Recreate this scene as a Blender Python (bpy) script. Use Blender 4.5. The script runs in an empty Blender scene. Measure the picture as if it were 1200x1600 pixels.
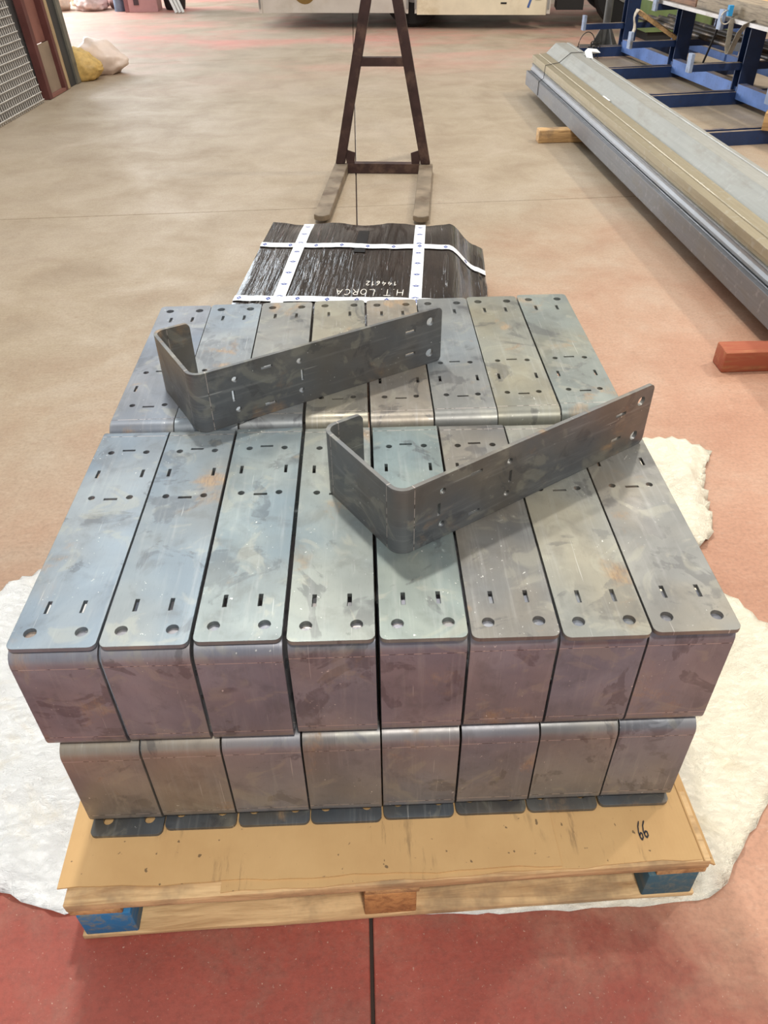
import bpy, bmesh, math, random
from mathutils import Vector, Matrix, noise as mnoise
from mathutils.geometry import delaunay_2d_cdt

random.seed(7)
scn = bpy.context.scene
COL = scn.collection
R = math.radians

# ------------------------------------------------------------------ camera
cam_d = bpy.data.cameras.new('camera')
cam = bpy.data.objects.new('camera', cam_d)
COL.objects.link(cam)
CAM_PITCH, CAM_YAW, CAM_ROLL, CAM_H = R(39.28), R(1.45), R(0.8), 1.575
cam.matrix_world = (Matrix.Translation((0, 0, CAM_H)) @ Matrix.Rotation(-CAM_YAW, 4, 'Z')
                    @ Matrix.Rotation(R(90) - CAM_PITCH, 4, 'X') @ Matrix.Rotation(-CAM_ROLL, 4, 'Z'))
cam_d.sensor_fit = 'VERTICAL'
cam_d.sensor_height = 36.0
cam_d.lens = 36.0 * 1198.8 / 1600.0
cam_d.clip_start = 0.05
scn.camera = cam

# ------------------------------------------------------------------ world and hall lights
w = bpy.data.worlds.new('hall_ambient')
scn.world = w
w.use_nodes = True
w.node_tree.nodes['Background'].inputs[0].default_value = (0.95, 0.96, 1.0, 1)
w.node_tree.nodes['Background'].inputs[1].default_value = 0.46


def area(name, loc, target, size, power, color):
    d = bpy.data.lights.new(name, 'AREA')
    d.shape = 'RECTANGLE'
    d.size, d.size_y = size
    d.energy = power
    d.color = color
    o = bpy.data.objects.new(name, d)
    COL.objects.link(o)
    o.location = loc
    v = Vector(target) - Vector(loc)
    o.rotation_euler = v.to_track_quat('-Z', 'Y').to_euler()
    return o


# two roof light strips, cool on the left and warm on the right
area('roof_light_strip', (-3.6, 9.5, 7.2), (-3.6, 9.5, 0), (4.2, 11), 230, (0.80, 0.92, 1.0))
area('roof_light_strip', (4.2, 9.5, 7.2), (4.2, 9.5, 0), (3.0, 11), 130, (1.0, 0.93, 0.78))
# bay lamps, the last one an added fill
area('bay_or_fill_lamp', (-0.7, 4.1, 7.0), (-0.7, 4.1, 0), (0.4, 0.4), 290, (1.0, 0.95, 0.86))
area('bay_or_fill_lamp', (6.6, 5.4, 7.0), (6.6, 5.4, 0), (0.4, 0.4), 340, (1.0, 0.90, 0.76))
area('bay_or_fill_lamp', (4.4, 9.6, 7.0), (4.4, 9.6, 0), (0.5, 0.5), 120, (1.0, 0.92, 0.80))
area('bay_or_fill_lamp', (-6.0, -1.5, 7.0), (-6.0, -1.5, 0), (0.5, 0.5), 45, (1.0, 0.95, 0.86))
area('bay_or_fill_lamp', (0.8, -2.5, 7.0), (0.8, -2.5, 0), (0.6, 0.6), 360, (1.0, 0.94, 0.86))  # unseen fill light added behind the camera to brighten the bracket fronts
# assumed unseen window high at the far wall, added for streaks on the film
area('assumed_window', (-4.3, 18.9, 5.4), (-4.3, 0, 5.0), (1.8, 2.2), 80, (0.82, 0.92, 1.0))
# daylight from the open gate, far left
area('gate_daylight', (-8.0, 18.0, 2.6), (-2.5, 14.5, 0), (6.0, 4.5), 2300, (0.93, 0.96, 1.0))

vs = scn.view_settings
scn.display_settings.display_device = 'sRGB'
vs.view_transform = 'Standard'
vs.look = 'None'
vs.exposure = 0.10
vs.gamma = 1.0
vs.use_curve_mapping = False


# ------------------------------------------------------------------ material helpers
def srgb(r, g, b):
    f = lambda c: (c / 255 / 12.92) if c / 255 <= 0.04045 else ((c / 255 + 0.055) / 1.055) ** 2.4
    return (f(r), f(g), f(b), 1.0)


class Mat:
    def __init__(s, name):
        s.m = bpy.data.materials.new(name)
        s.m.use_nodes = True
        s.t = s.m.node_tree
        s.b = s.t.nodes['Principled BSDF']

    def n(s, typ, **kw):
        nd = s.t.nodes.new(typ)
        for k, v in kw.items():
            setattr(nd, k, v)
        return nd

    def put(s, sock, val):
        if isinstance(val, bpy.types.NodeSocket):
            s.t.links.new(val, sock)
        else:
            if isinstance(val, (int, float)) and hasattr(sock.default_value, '__len__'):
                sock.default_value = [val] * len(sock.default_value)
            else:
                sock.default_value = val

    def set(s, **kw):
        for k, v in kw.items():
            s.put(s.b.inputs[k.replace('_', ' ')], v)
        return s

    def math(s, op, a, b=0.0, c=0.0, clamp=False):
        nd = s.n('ShaderNodeMath', operation=op, use_clamp=clamp)
        s.put(nd.inputs[0], a); s.put(nd.inputs[1], b); s.put(nd.inputs[2], c)
        return nd.outputs[0]

    def mix(s, fac, a, b, blend='MIX'):
        nd = s.n('ShaderNodeMix', data_type='RGBA', blend_type=blend)
        s.put(nd.inputs[0], fac); s.put(nd.inputs[6], a); s.put(nd.inputs[7], b)
        return nd.outputs[2]

    def ramp(s, fac, stops, interp='LINEAR'):
        nd = s.n('ShaderNodeValToRGB')
        cr = nd.color_ramp
        cr.interpolation = interp
        while len(cr.elements) > 1:
            cr.elements.remove(cr.elements[-1])
        for i, (p, c) in enumerate(stops):
            e = cr.elements[0] if i == 0 else cr.elements.new(p)
            e.position = p
            e.color = c if hasattr(c, '__len__') else (c, c, c, 1)
        s.put(nd.inputs[0], fac)
        return nd.outputs[0]

    def step(s, fac, lo, hi):
        nd = s.n('ShaderNodeMapRange', interpolation_type='SMOOTHSTEP')
        s.put(nd.inputs[0], fac); nd.inputs[1].default_value = lo; nd.inputs[2].default_value = hi
        return nd.outputs[0]

    def coord(s, kind='Object'):
        return s.n('ShaderNodeTexCoord').outputs[kind]

    def geo(s):
        return s.n('ShaderNodeNewGeometry').outputs['Position']

    def rnd(s):
        return s.n('ShaderNodeObjectInfo').outputs['Random']

    def vmul(s, v, xyz, off=None):
        nd = s.n('ShaderNodeVectorMath', operation='MULTIPLY')
        s.put(nd.inputs[0], v); nd.inputs[1].default_value = xyz
        o = nd.outputs[0]
        if off is not None:
            ad = s.n('ShaderNodeVectorMath', operation='ADD')
            s.put(ad.inputs[0], o)
            s.put(ad.inputs[1], off)
            o = ad.outputs[0]
        return o

    def rvec(s, k=37.0):
        r = s.rnd()
        c = s.n('ShaderNodeCombineXYZ')
        s.put(c.inputs[0], s.math('MULTIPLY', r, k)); s.put(c.inputs[1], s.math('MULTIPLY', r, k * 1.7)); s.put(c.inputs[2], s.math('MULTIPLY', r, k * 0.6))
        return c.outputs[0]

    def noise(s, vec, scale, detail=4.0, rough=0.55, dist=0.0):
        nd = s.n('ShaderNodeTexNoise')
        s.put(nd.inputs['Vector'], vec)
        nd.inputs['Scale'].default_value = scale
        nd.inputs['Detail'].default_value = detail
        nd.inputs['Roughness'].default_value = rough
        nd.inputs['Distortion'].default_value = dist
        return nd.outputs[0]

    def voro(s, vec, scale, feature='F1'):
        nd = s.n('ShaderNodeTexVoronoi', feature=feature)
        s.put(nd.inputs['Vector'], vec)
        nd.inputs['Scale'].default_value = scale
        return nd.outputs[0]

    def sep(s, v):
        nd = s.n('ShaderNodeSeparateXYZ')
        s.put(nd.inputs[0], v)
        return nd.outputs

    def bump(s, h, strength=0.3, dist=0.01, normal=None):
        nd = s.n('ShaderNodeBump')
        nd.inputs['Strength'].default_value = strength
        nd.inputs['Distance'].default_value = dist
        s.put(nd.inputs['Height'], h)
        if normal is not None:
            s.put(nd.inputs['Normal'], normal)
        s.t.links.new(nd.outputs[0], s.b.inputs['Normal'])
        return nd.outputs[0]


def simple(name, col, rough=0.6, metal=0.0, var=0.12, scale=6.0, bump=0.0, dirt=None):
    m = Mat(name)
    v = m.vmul(m.coord(), (1, 1, 1), m.rvec())
    n1 = m.noise(v, scale, 5, 0.6)
    dark = tuple(c * (1 - 2.2 * var) for c in col[:3]) + (1,)
    lite = tuple(min(1, c * (1 + 1.6 * var)) for c in col[:3]) + (1,)
    c = m.ramp(n1, [(0.3, dark), (0.7, lite)])
    if dirt:
        c = m.mix(m.step(m.noise(v, scale * 0.6, 6, 0.65), 0.5, 0.68), c, dirt)
    m.set(Base_Color=c, Roughness=m.ramp(n1, [(0.3, rough * 0.85), (0.7, min(1, rough * 1.15))]), Metallic=metal)
    if bump:
        m.bump(m.noise(v, scale * 6, 4, 0.6), bump, 0.004)
    return m.m


# ------------------------------------------------------------------ mesh helpers
def link(name, me, mat, parent=None):
    o = bpy.data.objects.new(name, me)
    COL.objects.link(o)
    if mat is not None and not me.materials:
        me.materials.append(mat)
    if parent is not None:
        o.parent = parent
    return o


def tag(o, label=None, cat=None, group=None, kind=None):
    if label: o['label'] = label
    if cat: o['category'] = cat
    if group: o['group'] = group
    if kind: o['kind'] = kind
    return o


def empty(name, loc=(0, 0, 0), rz=0.0):
    o = bpy.data.objects.new(name, None)
    COL.objects.link(o)
    o.location = loc
    o.rotation_euler = (0, 0, rz)
    o.empty_display_size = 0.1
    return o


def mesh_bm(name, bm, smooth=None):
    me = bpy.data.meshes.new(name)
    bm.normal_update()
    bm.to_mesh(me)
    bm.free()
    if smooth is not None:
        me.polygons.foreach_set('use_smooth', [True] * len(me.polygons))
        me.set_sharp_from_angle(angle=R(smooth))
    return me


def bm_box(bm, x0, x1, y0, y1, z0, z1, M=None, skew=None):
    vs_ = []
    for x, y, z in ((x0, y0, z0), (x1, y0, z0), (x1, y1, z0), (x0, y1, z0), (x0, y0, z1), (x1, y0, z1), (x1, y1, z1), (x0, y1, z1)):
        p = Vector((x, y, z))
        if M is not None:
            p = M @ p
        vs_.append(bm.verts.new(p))
    for f in ((3, 2, 1, 0), (4, 5, 6, 7), (0, 1, 5, 4), (1, 2, 6, 5), (2, 3, 7, 6), (3, 0, 4, 7)):
        bm.faces.new([vs_[i] for i in f])
    return vs_


def box(name, x0, x1, y0, y1, z0, z1, mat, parent=None, bevel=0.002, M=None, rough=0.0, cuts=0, seed=0):
    """A bevelled block whose own origin is at its centre; rough wobbles the edges."""
    c = Vector(((x0 + x1) / 2, (y0 + y1) / 2, (z0 + z1) / 2))
    bm = bmesh.new()
    bm_box(bm, x0 - c.x, x1 - c.x, y0 - c.y, y1 - c.y, z0 - c.z, z1 - c.z)
    if cuts:
        L = max(((x1 - x0), 'x'), ((y1 - y0), 'y'), ((z1 - z0), 'z'))[1]
        ax = 'xyz'.index(L)
        es = [e for e in bm.edges if abs((e.verts[0].co - e.verts[1].co)[ax]) > 1e-6]
        bmesh.ops.subdivide_edges(bm, edges=es, cuts=cuts, use_grid_fill=True)
        rr = random.Random(seed)
        for v in bm.verts:
            v.co += Vector((rr.uniform(-1, 1), rr.uniform(-1, 1), rr.uniform(-1, 1))) * rough
    if bevel:
        es = [e for e in bm.edges if len(e.link_faces) == 2 and e.calc_face_angle(0) > 0.6]
        bmesh.ops.bevel(bm, geom=es, offset=bevel, segments=2, affect='EDGES', profile=0.5)
    o = link(name, mesh_bm(name, bm, 40), mat, parent)
    T = Matrix.Translation(c)
    o.matrix_local = (M @ T) if M is not None else T
    return o


def extrude_section(name, pts, y0, y1, mat, parent=None, thick=None, smooth=30, ncut=1):
    """Extrude a section in x,z along y. With thick, pts is an open polyline given that sheet thickness."""
    if thick:
        P = [Vector(p) for p in pts]
        left, right = [], []
        for i, p in enumerate(P):
            d0 = (P[i] - P[i - 1]).normalized() if i else (P[1] - P[0]).normalized()
            d1 = (P[i + 1] - P[i]).normalized() if i < len(P) - 1 else d0
            n0, n1 = Vector((-d0.y, d0.x)), Vector((-d1.y, d1.x))
            n = (n0 + n1)
            n = n.normalized() / max(0.4, n.normalized().dot(n0))
            left.append(p + n * thick / 2); right.append(p - n * thick / 2)
        loop = left + right[::-1]
        if sum(a.x * b.y - b.x * a.y for a, b in zip(loop, loop[1:] + loop[:1])) < 0:
            loop = loop[::-1]
    else:
        loop = [Vector(p) for p in pts]
    bm = bmesh.new()
    rows = []
    for k in range(ncut + 1):
        y = y0 + (y1 - y0) * k / ncut
        rows.append([bm.verts.new((p.x, y, p.y)) for p in loop])
    n = len(loop)
    for a, b in zip(rows, rows[1:]):
        for i in range(n):
            bm.faces.new((a[i], a[(i + 1) % n], b[(i + 1) % n], b[i]))
    bm.faces.new(rows[0][::-1]); bm.faces.new(rows[-1])
    bmesh.ops.recalc_face_normals(bm, faces=bm.faces)
    return link(name, mesh_bm(name, bm, smooth), mat, parent)


def tube(name, pts, rad, mat, parent=None, seg=8, closed=False):
    bm = bmesh.new()
    P = [Vector(p) for p in pts]
    rings = []
    up = Vector((0, 0, 1))
    n = len(P)
    for i, p in enumerate(P):
        d = (P[(i + 1) % n] - P[i - 1]) if closed else (P[min(i + 1, n - 1)] - P[max(i - 1, 0)])
        d.normalize()
        a = d.cross(up if abs(d.dot(up)) < 0.95 else Vector((1, 0, 0))).normalized()
        b = d.cross(a)
        r = rad[i] if hasattr(rad, '__len__') else rad
        rings.append([bm.verts.new(p + (a * math.cos(2 * math.pi * k / seg) + b * math.sin(2 * math.pi * k / seg)) * r) for k in range(seg)])
    prs = list(zip(rings, rings[1:])) + ([(rings[-1], rings[0])] if closed else [])
    for A, B in prs:
        for k in range(seg):
            bm.faces.new((A[k], A[(k + 1) % seg], B[(k + 1) % seg], B[k]))
    if not closed:
        bm.faces.new(rings[0][::-1]); bm.faces.new(rings[-1])
    bmesh.ops.recalc_face_normals(bm, faces=bm.faces)
    return link(name, mesh_bm(name, bm, 50), mat, parent)


def ribbon(name, path, wdir, width, mat, parent=None, thick=0.0006, uscale=1.0):
    """A flat strip that follows path; wdir is its width direction. UV u runs along, v across."""
    bm = bmesh.new()
    uvl = bm.loops.layers.uv.new('UVMap')
    P = [Vector(p) for p in path]
    W = Vector(wdir).normalized() * width / 2
    us = [0.0]
    for a, b in zip(P, P[1:]):
        us.append(us[-1] + (b - a).length)
    rows = []
    for i, p in enumerate(P):
        d = (P[min(i + 1, len(P) - 1)] - P[max(i - 1, 0)]).normalized()
        nrm = d.cross(W.normalized())
        if nrm.z < 0:
            nrm = -nrm
        rows.append([bm.verts.new(p - W + nrm * thick), bm.verts.new(p + W + nrm * thick), bm.verts.new(p + W), bm.verts.new(p - W)])
    for i, (A, B) in enumerate(zip(rows, rows[1:])):
        for k in range(4):
            f = bm.faces.new((A[k], A[(k + 1) % 4], B[(k + 1) % 4], B[k]))
            q = ((us[i], k in (1, 2)), (us[i], (k + 1) % 4 in (1, 2)), (us[i + 1], (k + 1) % 4 in (1, 2)), (us[i + 1], k in (1, 2)))
            for lp, (u, v) in zip(f.loops, q):
                lp[uvl].uv = (u, float(v))
    bm.faces.new(rows[0][::-1]); bm.faces.new(rows[-1])
    bmesh.ops.recalc_face_normals(bm, faces=bm.faces)
    return link(name, mesh_bm(name, bm, 40), mat, parent)


def strokes(name, lines, put, wid, mat, parent, thick=0.0008):
    """Pen strokes: flat ribbons with round-ish ends. put maps (u,v) to a 3D point, all lines one mark."""
    bm = bmesh.new()
    for ln in lines:
        pts = [Vector(p) for p in ln]
        dense = []
        for a, b in zip(pts, pts[1:]):
            for k in range(3):
                dense.append(a.lerp(b, k / 3))
        dense.append(pts[-1])
        rows = []
        for i, p in enumerate(dense):
            d = (dense[min(i + 1, len(dense) - 1)] - dense[max(i - 1, 0)]).normalized()
            nn = Vector((-d.y, d.x)) * wid / 2
            if i in (0, len(dense) - 1):
                nn *= 0.5
            a, b = put(p + nn), put(p - nn)
            up = Vector((0, 0, thick))
            rows.append([bm.verts.new(a), bm.verts.new(b), bm.verts.new(b + up), bm.verts.new(a + up)])
        for A, B in zip(rows, rows[1:]):
            for k in range(4):
                bm.faces.new((A[k], A[(k + 1) % 4], B[(k + 1) % 4], B[k]))
        bm.faces.new(rows[0][::-1]); bm.faces.new(rows[-1])
    bmesh.ops.recalc_face_normals(bm, faces=bm.faces)
    return link(name, mesh_bm(name, bm), mat, parent)


def arc(cx, cy, rx, ry, a0, a1, n=8):
    return [(cx + rx * math.cos(R(a0 + (a1 - a0) * i / n)), cy + ry * math.sin(R(a0 + (a1 - a0) * i / n))) for i in range(n + 1)]


# ------------------------------------------------------------------ floor and walls
def floor_material():
    m = Mat('worn_painted_concrete')
    p = m.geo()
    x, y, z = m.sep(p)
    big = m.noise(p, 0.55, 5, 0.6)
    mid = m.noise(p, 2.3, 6, 0.62, 0.4)
    fine = m.noise(p, 17, 6, 0.68)
    grit = m.noise(p, 90, 3, 0.6)
    streak = m.noise(m.vmul(p, (0.5, 3.0, 1)), 2.4, 6, 0.65, 0.6)
    # bare, dusty concrete
    conc = m.ramp(mid, [(0.28, srgb(142, 126, 106)), (0.5, srgb(158, 143, 122)), (0.74, srgb(172, 158, 140))])
    conc = m.mix(m.math('MULTIPLY', m.step(streak, 0.5, 0.75), 0.22), conc, srgb(142, 118, 98))
    conc = m.mix(m.math('MULTIPLY', m.step(big, 0.45, 0.65), 0.30), conc, srgb(176, 164, 150))
    # salmon stain of the old paint
    salmon = m.ramp(mid, [(0.28, srgb(172, 126, 102)), (0.55, srgb(188, 142, 117)), (0.78, srgb(198, 158, 134))])
    red = m.ramp(mid, [(0.3, srgb(138, 64, 52)), (0.55, srgb(158, 78, 65)), (0.78, srgb(174, 106, 92))])
    # how much paint is left: most near the working side, traces far away
    d = m.math('ADD', y, m.math('MULTIPLY', m.math('SUBTRACT', big, 0.5), 3.0))
    d = m.math('SUBTRACT', d, m.math('MULTIPLY', x, 0.9))
    worn = m.math('ADD', d, m.math('MULTIPLY', m.math('SUBTRACT', mid, 0.5), 2.4))
    c = m.mix(m.step(worn, 0.3, 4.4), salmon, conc)
    rd = m.math('ADD', y, m.math('MULTIPLY', m.math('SUBTRACT', mid, 0.5), 0.9))
    rd = m.math('ADD', rd, m.math('MULTIPLY', m.math('MAXIMUM', m.math('SUBTRACT', x, 0.1), 0.0), 0.8))
    rd = m.math('ADD', rd, m.math('MULTIPLY', m.math('SUBTRACT', fine, 0.5), 0.35))
    keep = m.math('MULTIPLY', m.math('SUBTRACT', 1.0, m.step(rd, 0.62, 1.15)), m.step(rd, -0.9, 0.15))  # red made to fade on unseen floor behind the camera, cutting its bounce
    grain = m.noise(m.vmul(p, (1.0, 2.6, 1)), 26, 5, 0.7, 0.3)
    c = m.mix(m.math('MULTIPLY', m.step(grain, 0.50, 0.72), 0.22), c, srgb(128, 102, 84))
    c = m.mix(m.math('MULTIPLY', m.step(grain, 0.48, 0.26), 0.20), c, srgb(206, 188, 168))
    redv = m.mix(m.math('MULTIPLY', m.step(m.noise(p, 4.2, 6, 0.7, 0.5), 0.45, 0.68), 0.6), red, srgb(138, 96, 82))
    redv = m.mix(m.math('MULTIPLY', m.step(m.noise(p, 30, 6, 0.75), 0.5, 0.72), 0.35), redv, srgb(112, 56, 48))
    c = m.mix(keep, c, redv)
    # paint survives in faint far patches
    far = m.math('MULTIPLY', m.step(y, 8.0, 12.5), m.step(m.noise(m.vmul(p, (0.5, 1.0, 1)), 0.8, 5, 0.7), 0.40, 0.72))
    c = m.mix(m.math('MULTIPLY', far, 0.7), c, srgb(214, 130, 122))
    # scuffs, chips, specks
    c = m.mix(m.math('MULTIPLY', m.step(fine, 0.56, 0.76), 0.28), c, srgb(118, 92, 78))
    c = m.mix(m.math('MULTIPLY', m.step(m.noise(p, 150, 3, 0.65), 0.64, 0.74), 0.55), c, srgb(214, 190, 170))
    c = m.mix(m.math('MULTIPLY', m.step(m.noise(p, 13, 6, 0.75), 0.64, 0.78), 0.4), c, srgb(84, 66, 58))
    c = m.mix(m.math('MULTIPLY', m.math('SUBTRACT', grit, 0.44), 0.75, 0.0, True), c, srgb(60, 46, 40))
    rough = m.ramp(mid, [(0.3, 0.62), (0.7, 0.44)])
    m.set(Base_Color=c, Roughness=rough)
    m.b.inputs['Specular IOR Level'].default_value = 0.45
    m.bump(m.math('ADD', fine, m.math('MULTIPLY', grit, 0.4)), 0.26, 0.006)
    return m.m


M_FLOOR = floor_material()
M_JOINT = simple('joint_filler', srgb(62, 50, 44), 0.9)
M_WALL = simple('hall_wall_paint', srgb(176, 172, 164), 0.8, 0, 0.08, 1.0)

floor = box('floor', -16, 16, -5, 22, -0.30, -0.012, M_JOINT, None, 0)
tag(floor, 'dark base showing in the sawn joints of the workshop floor', 'floor', kind='structure')
GX = -0.02
JOINTS = [lambda x: -5.0, lambda x: 4.985 + 0.045 * x, lambda x: 10.55 + 0.11 * x, lambda x: 22.0]
HALF = 0.0038
for xa, xb in ((-16, GX - HALF), (GX + HALF, 16)):
    for ja, jb in zip(JOINTS, JOINTS[1:]):
        bm = bmesh.new()
        g0 = HALF if ja is not JOINTS[0] else 0
        g1 = HALF if jb is not JOINTS[-1] else 0
        q = [(xa, ja(xa) + g0), (xb, ja(xb) + g0), (xb, jb(xb) - g1), (xa, jb(xa) - g1)]
        lo = [bm.verts.new((x, y, -0.05)) for x, y in q]
        hi = [bm.verts.new((x, y, 0)) for x, y in q]
        bm.faces.new(hi)
        for i in range(4):
            bm.faces.new((lo[i], lo[(i + 1) % 4], hi[(i + 1) % 4], hi[i]))
        top_e = [e for e in bm.edges if all(v.co.z > -0.01 for v in e.verts)]
        bmesh.ops.bevel(bm, geom=top_e, offset=0.002, segments=1, affect='EDGES')
        s = link('floor_slab', mesh_bm('floor_slab', bm), M_FLOOR, None)
        s.parent = floor
        s.matrix_parent_inverse = floor.matrix_basis.inverted()
wb = box('wall_back', -16, 16, 19.0, 19.25, -0.05, 8, M_WALL, None, 0)
tag(wb, 'pale wall closing the far end of the hall', 'wall', kind='structure')
wr = box('wall_right', 11.0, 11.25, -5, 19, -0.05, 8, M_WALL, None, 0)
wl = box('wall_left', -3.62, -3.42, 1.5, 9.35, -0.05, 4.5, M_WALL, None, 0)
tag(wl, 'pale partition wall behind the leaning panels on the left', 'wall', kind='structure')
tag(wr, 'pale side wall of the hall behind the rack', 'wall', kind='structure')


# ------------------------------------------------------------------ white plastic sheet
def sheet_material():
    m = Mat('white_plastic_sheet')
    p = m.coord()
    n1 = m.noise(p, 7, 5, 0.6, 0.8)
    n2 = m.noise(m.vmul(p, (1, 1.6, 1)), 34, 5, 0.65, 1.6)
    n3 = m.noise(p, 110, 3, 0.6, 0.6)
    x = m.sep(p)[0]
    warm = m.step(m.math('ADD', x, m.math('MULTIPLY', m.math('SUBTRACT', n1, 0.5), 0.5)), -0.2, 0.9)
    c = m.mix(warm, srgb(234, 236, 236), srgb(240, 233, 212))
    c = m.mix(m.math('MULTIPLY', m.step(n1, 0.55, 0.75), 0.35), c, srgb(222, 206, 170))
    m.set(Base_Color=c, Roughness=0.42)
    m.b.inputs['Subsurface Weight'].default_value = 0.0
    rid = m.math('ABSOLUTE', m.math('SUBTRACT', n2, 0.5))
    m.bump(m.math('ADD', m.math('MULTIPLY', rid, 1.6), m.math('MULTIPLY', n3, 0.30)), 0.68, 0.012)
    return m.m


PAL_O = Vector((-0.578, 0.644, 0.0))
PAL_A = R(1.75)
PAL_W, PAL_D = 1.205, 1.46


def build_sheet():
    out = [(-0.626, 0.690), (-0.766, 0.736), (-0.93, 0.80), (-1.14, 0.90), (-1.30, 1.15), (-1.26, 1.40), (-1.069, 1.602), (-0.968, 1.704), (-0.80, 1.86),
           (-0.66, 2.05), (-0.40, 2.27), (0.10, 2.33), (0.55, 2.36), (0.86, 2.30), (1.011, 2.297), (1.13, 2.287), (1.221, 2.197), (1.16, 2.10), (1.119, 1.997),
           (1.10, 1.92), (1.084, 1.832), (1.06, 1.76), (1.017, 1.713), (0.95, 1.66), (0.92, 1.58), (0.955, 1.51), (1.011, 1.495), (1.073, 1.384), (1.17, 1.28),
           (1.13, 1.16), (0.99, 1.02), (0.853, 0.867), (0.79, 0.80), (0.745, 0.750), (0.70, 0.705), (0.655, 0.672), (0.512, 0.664), (0.30, 0.661),
           (0.10, 0.666), (-0.2, 0.70), (-0.45, 0.72)]
    rr = random.Random(3)
    dense = []
    n = len(out)
    for i in range(n):
        a, b = Vector(out[i]), Vector(out[(i + 1) % n])
        k = max(1, int((b - a).length / 0.022))
        nn = Vector((-(b - a).y, (b - a).x)).normalized()
        for j in range(k):
            dense.append(a.lerp(b, j / k) + nn * rr.uniform(-0.004, 0.004))
    pts = [Vector(p) for p in dense]
    ne = len(pts)
    edges = [(i, (i + 1) % ne) for i in range(ne)]

    def inside(q):
        c = False
        j = ne - 1
        for i in range(ne):
            a, b = pts[i], pts[j]
            if (a.y > q.y) != (b.y > q.y) and q.x < (b.x - a.x) * (q.y - a.y) / (b.y - a.y) + a.x:
                c = not c
            j = i
        return c
    allp = list(pts)
    st = 0.018
    y = 0.64
    while y < 2.36:
        x = -1.30
        while x < 1.24:
            # the part well under the load needs no density
            deep = -0.45 < x < 0.5 and 0.80 < y < 1.95
            if not deep or (round(x / st) % 6 == 0 and round(y / st) % 6 == 0):
                q = Vector((x + rr.uniform(-.35, .35) * st, y + rr.uniform(-.35, .35) * st))
                if inside(q) and min((q - pts[k]).length for k in range(0, ne, 1)) > 0.011:
                    allp.append(q)
            x += st
        y += st
    vs2, es2, fs2, *_ = delaunay_2d_cdt(allp, edges, [list(range(ne))], 1, 1e-6)
    ca, sa = math.cos(PAL_A), math.sin(PAL_A)
    verts = []
    for v in vs2:
        lx = (v.x - PAL_O.x) * ca + (v.y - PAL_O.y) * sa
        ly = -(v.x - PAL_O.x) * sa + (v.y - PAL_O.y) * ca
        dx = max(-lx, lx - PAL_W, -ly, ly - PAL_D)      # outside distance from the pallet
        de = min((v - p).length for p in pts[::2])
        p3 = Vector((v.x, v.y, 0))
        fold = abs(mnoise.noise(p3 * 4.5)) * 0.045 + abs(mnoise.noise(p3 * 11 + Vector((5, 2, 0)))) * 0.034 + abs(mnoise.noise(p3 * 24)) * 0.016
        # a rolled heap of the sheet beside the right edge of the load, and a rise along the pallet's sides
        heap = 0.055 * math.exp(-((v.x - 1.0) / 0.14) ** 2 - ((v.y - 2.02) / 0.20) ** 2)
        rise = 0.05 * math.exp(-(max(dx, 0) / 0.06) ** 2) if (lx > PAL_W and ly > 0.02) else 0
        t = min(1, max(0, dx) / 0.05) * min(1, de / 0.05 + 0.08)
        z = 0.0035 + (fold + heap) * t + rise * min(1, max(0, dx) / 0.02) * min(1, de / 0.03)
        if dx <= 0.0:
            z = 0.0025
        verts.append((v.x, v.y, z))
    me = bpy.data.meshes.new('plastic_sheet')
    me.from_pydata(verts, [], [list(f) for f in fs2])
    me.update()
    bm = bmesh.new(); bm.from_mesh(me)
    bmesh.ops.recalc_face_normals(bm, faces=bm.faces)
    if sum(f.normal.z for f in bm.faces) < 0:
        bmesh.ops.reverse_faces(bm, faces=bm.faces)
    bm.to_mesh(me); bm.free()
    me.polygons.foreach_set('use_smooth', [True] * len(me.polygons))
    o = link('plastic_sheet', me, sheet_material())
    md = o.modifiers.new('thickness', 'SOLIDIFY'); md.thickness = 0.0012; md.offset = -1
    tag(o, 'crumpled white plastic sheet spread on the floor under the pallet', 'plastic sheet')


build_sheet()


# ------------------------------------------------------------------ pallet and cardboard
def wood_material(name, light, dark, gray=None, axis='x', paint=None):
    m = Mat(name)
    v = m.coord()
    off = m.rvec()
    st = {'x': (1.6, 18, 18), 'y': (18, 1.6, 18), 'z': (18, 18, 1.6)}[axis]
    g = m.noise(m.vmul(v, st, off), 2.6, 6, 0.62, 0.7)
    blot = m.noise(m.vmul(v, (1, 1, 1), off), 5, 5, 0.65)
    fib = m.noise(m.vmul(v, tuple(5 * s for s in st), off), 2.0, 3, 0.6)
    c = m.ramp(g, [(0.28, dark), (0.55, light), (0.78, tuple(min(1, k * 1.12) for k in light[:3]) + (1,))])
    if gray:
        c = m.mix(m.math('MULTIPLY', m.step(blot, 0.48, 0.66), 0.75), c, gray)
    c = m.mix(m.math('MULTIPLY', m.step(fib, 0.55, 0.8), 0.3), c, dark)
    if paint:
        c = m.mix(m.step(m.math('ADD', m.math('MULTIPLY', g, 0.8), m.math('MULTIPLY', blot, 0.5)), 0.84, 0.60), c, paint)
    m.set(Base_Color=c, Roughness=0.78)
    m.bump(m.math('ADD', g, m.math('MULTIPLY', fib, 0.6)), 0.35, 0.004)
    return m.m


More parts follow.
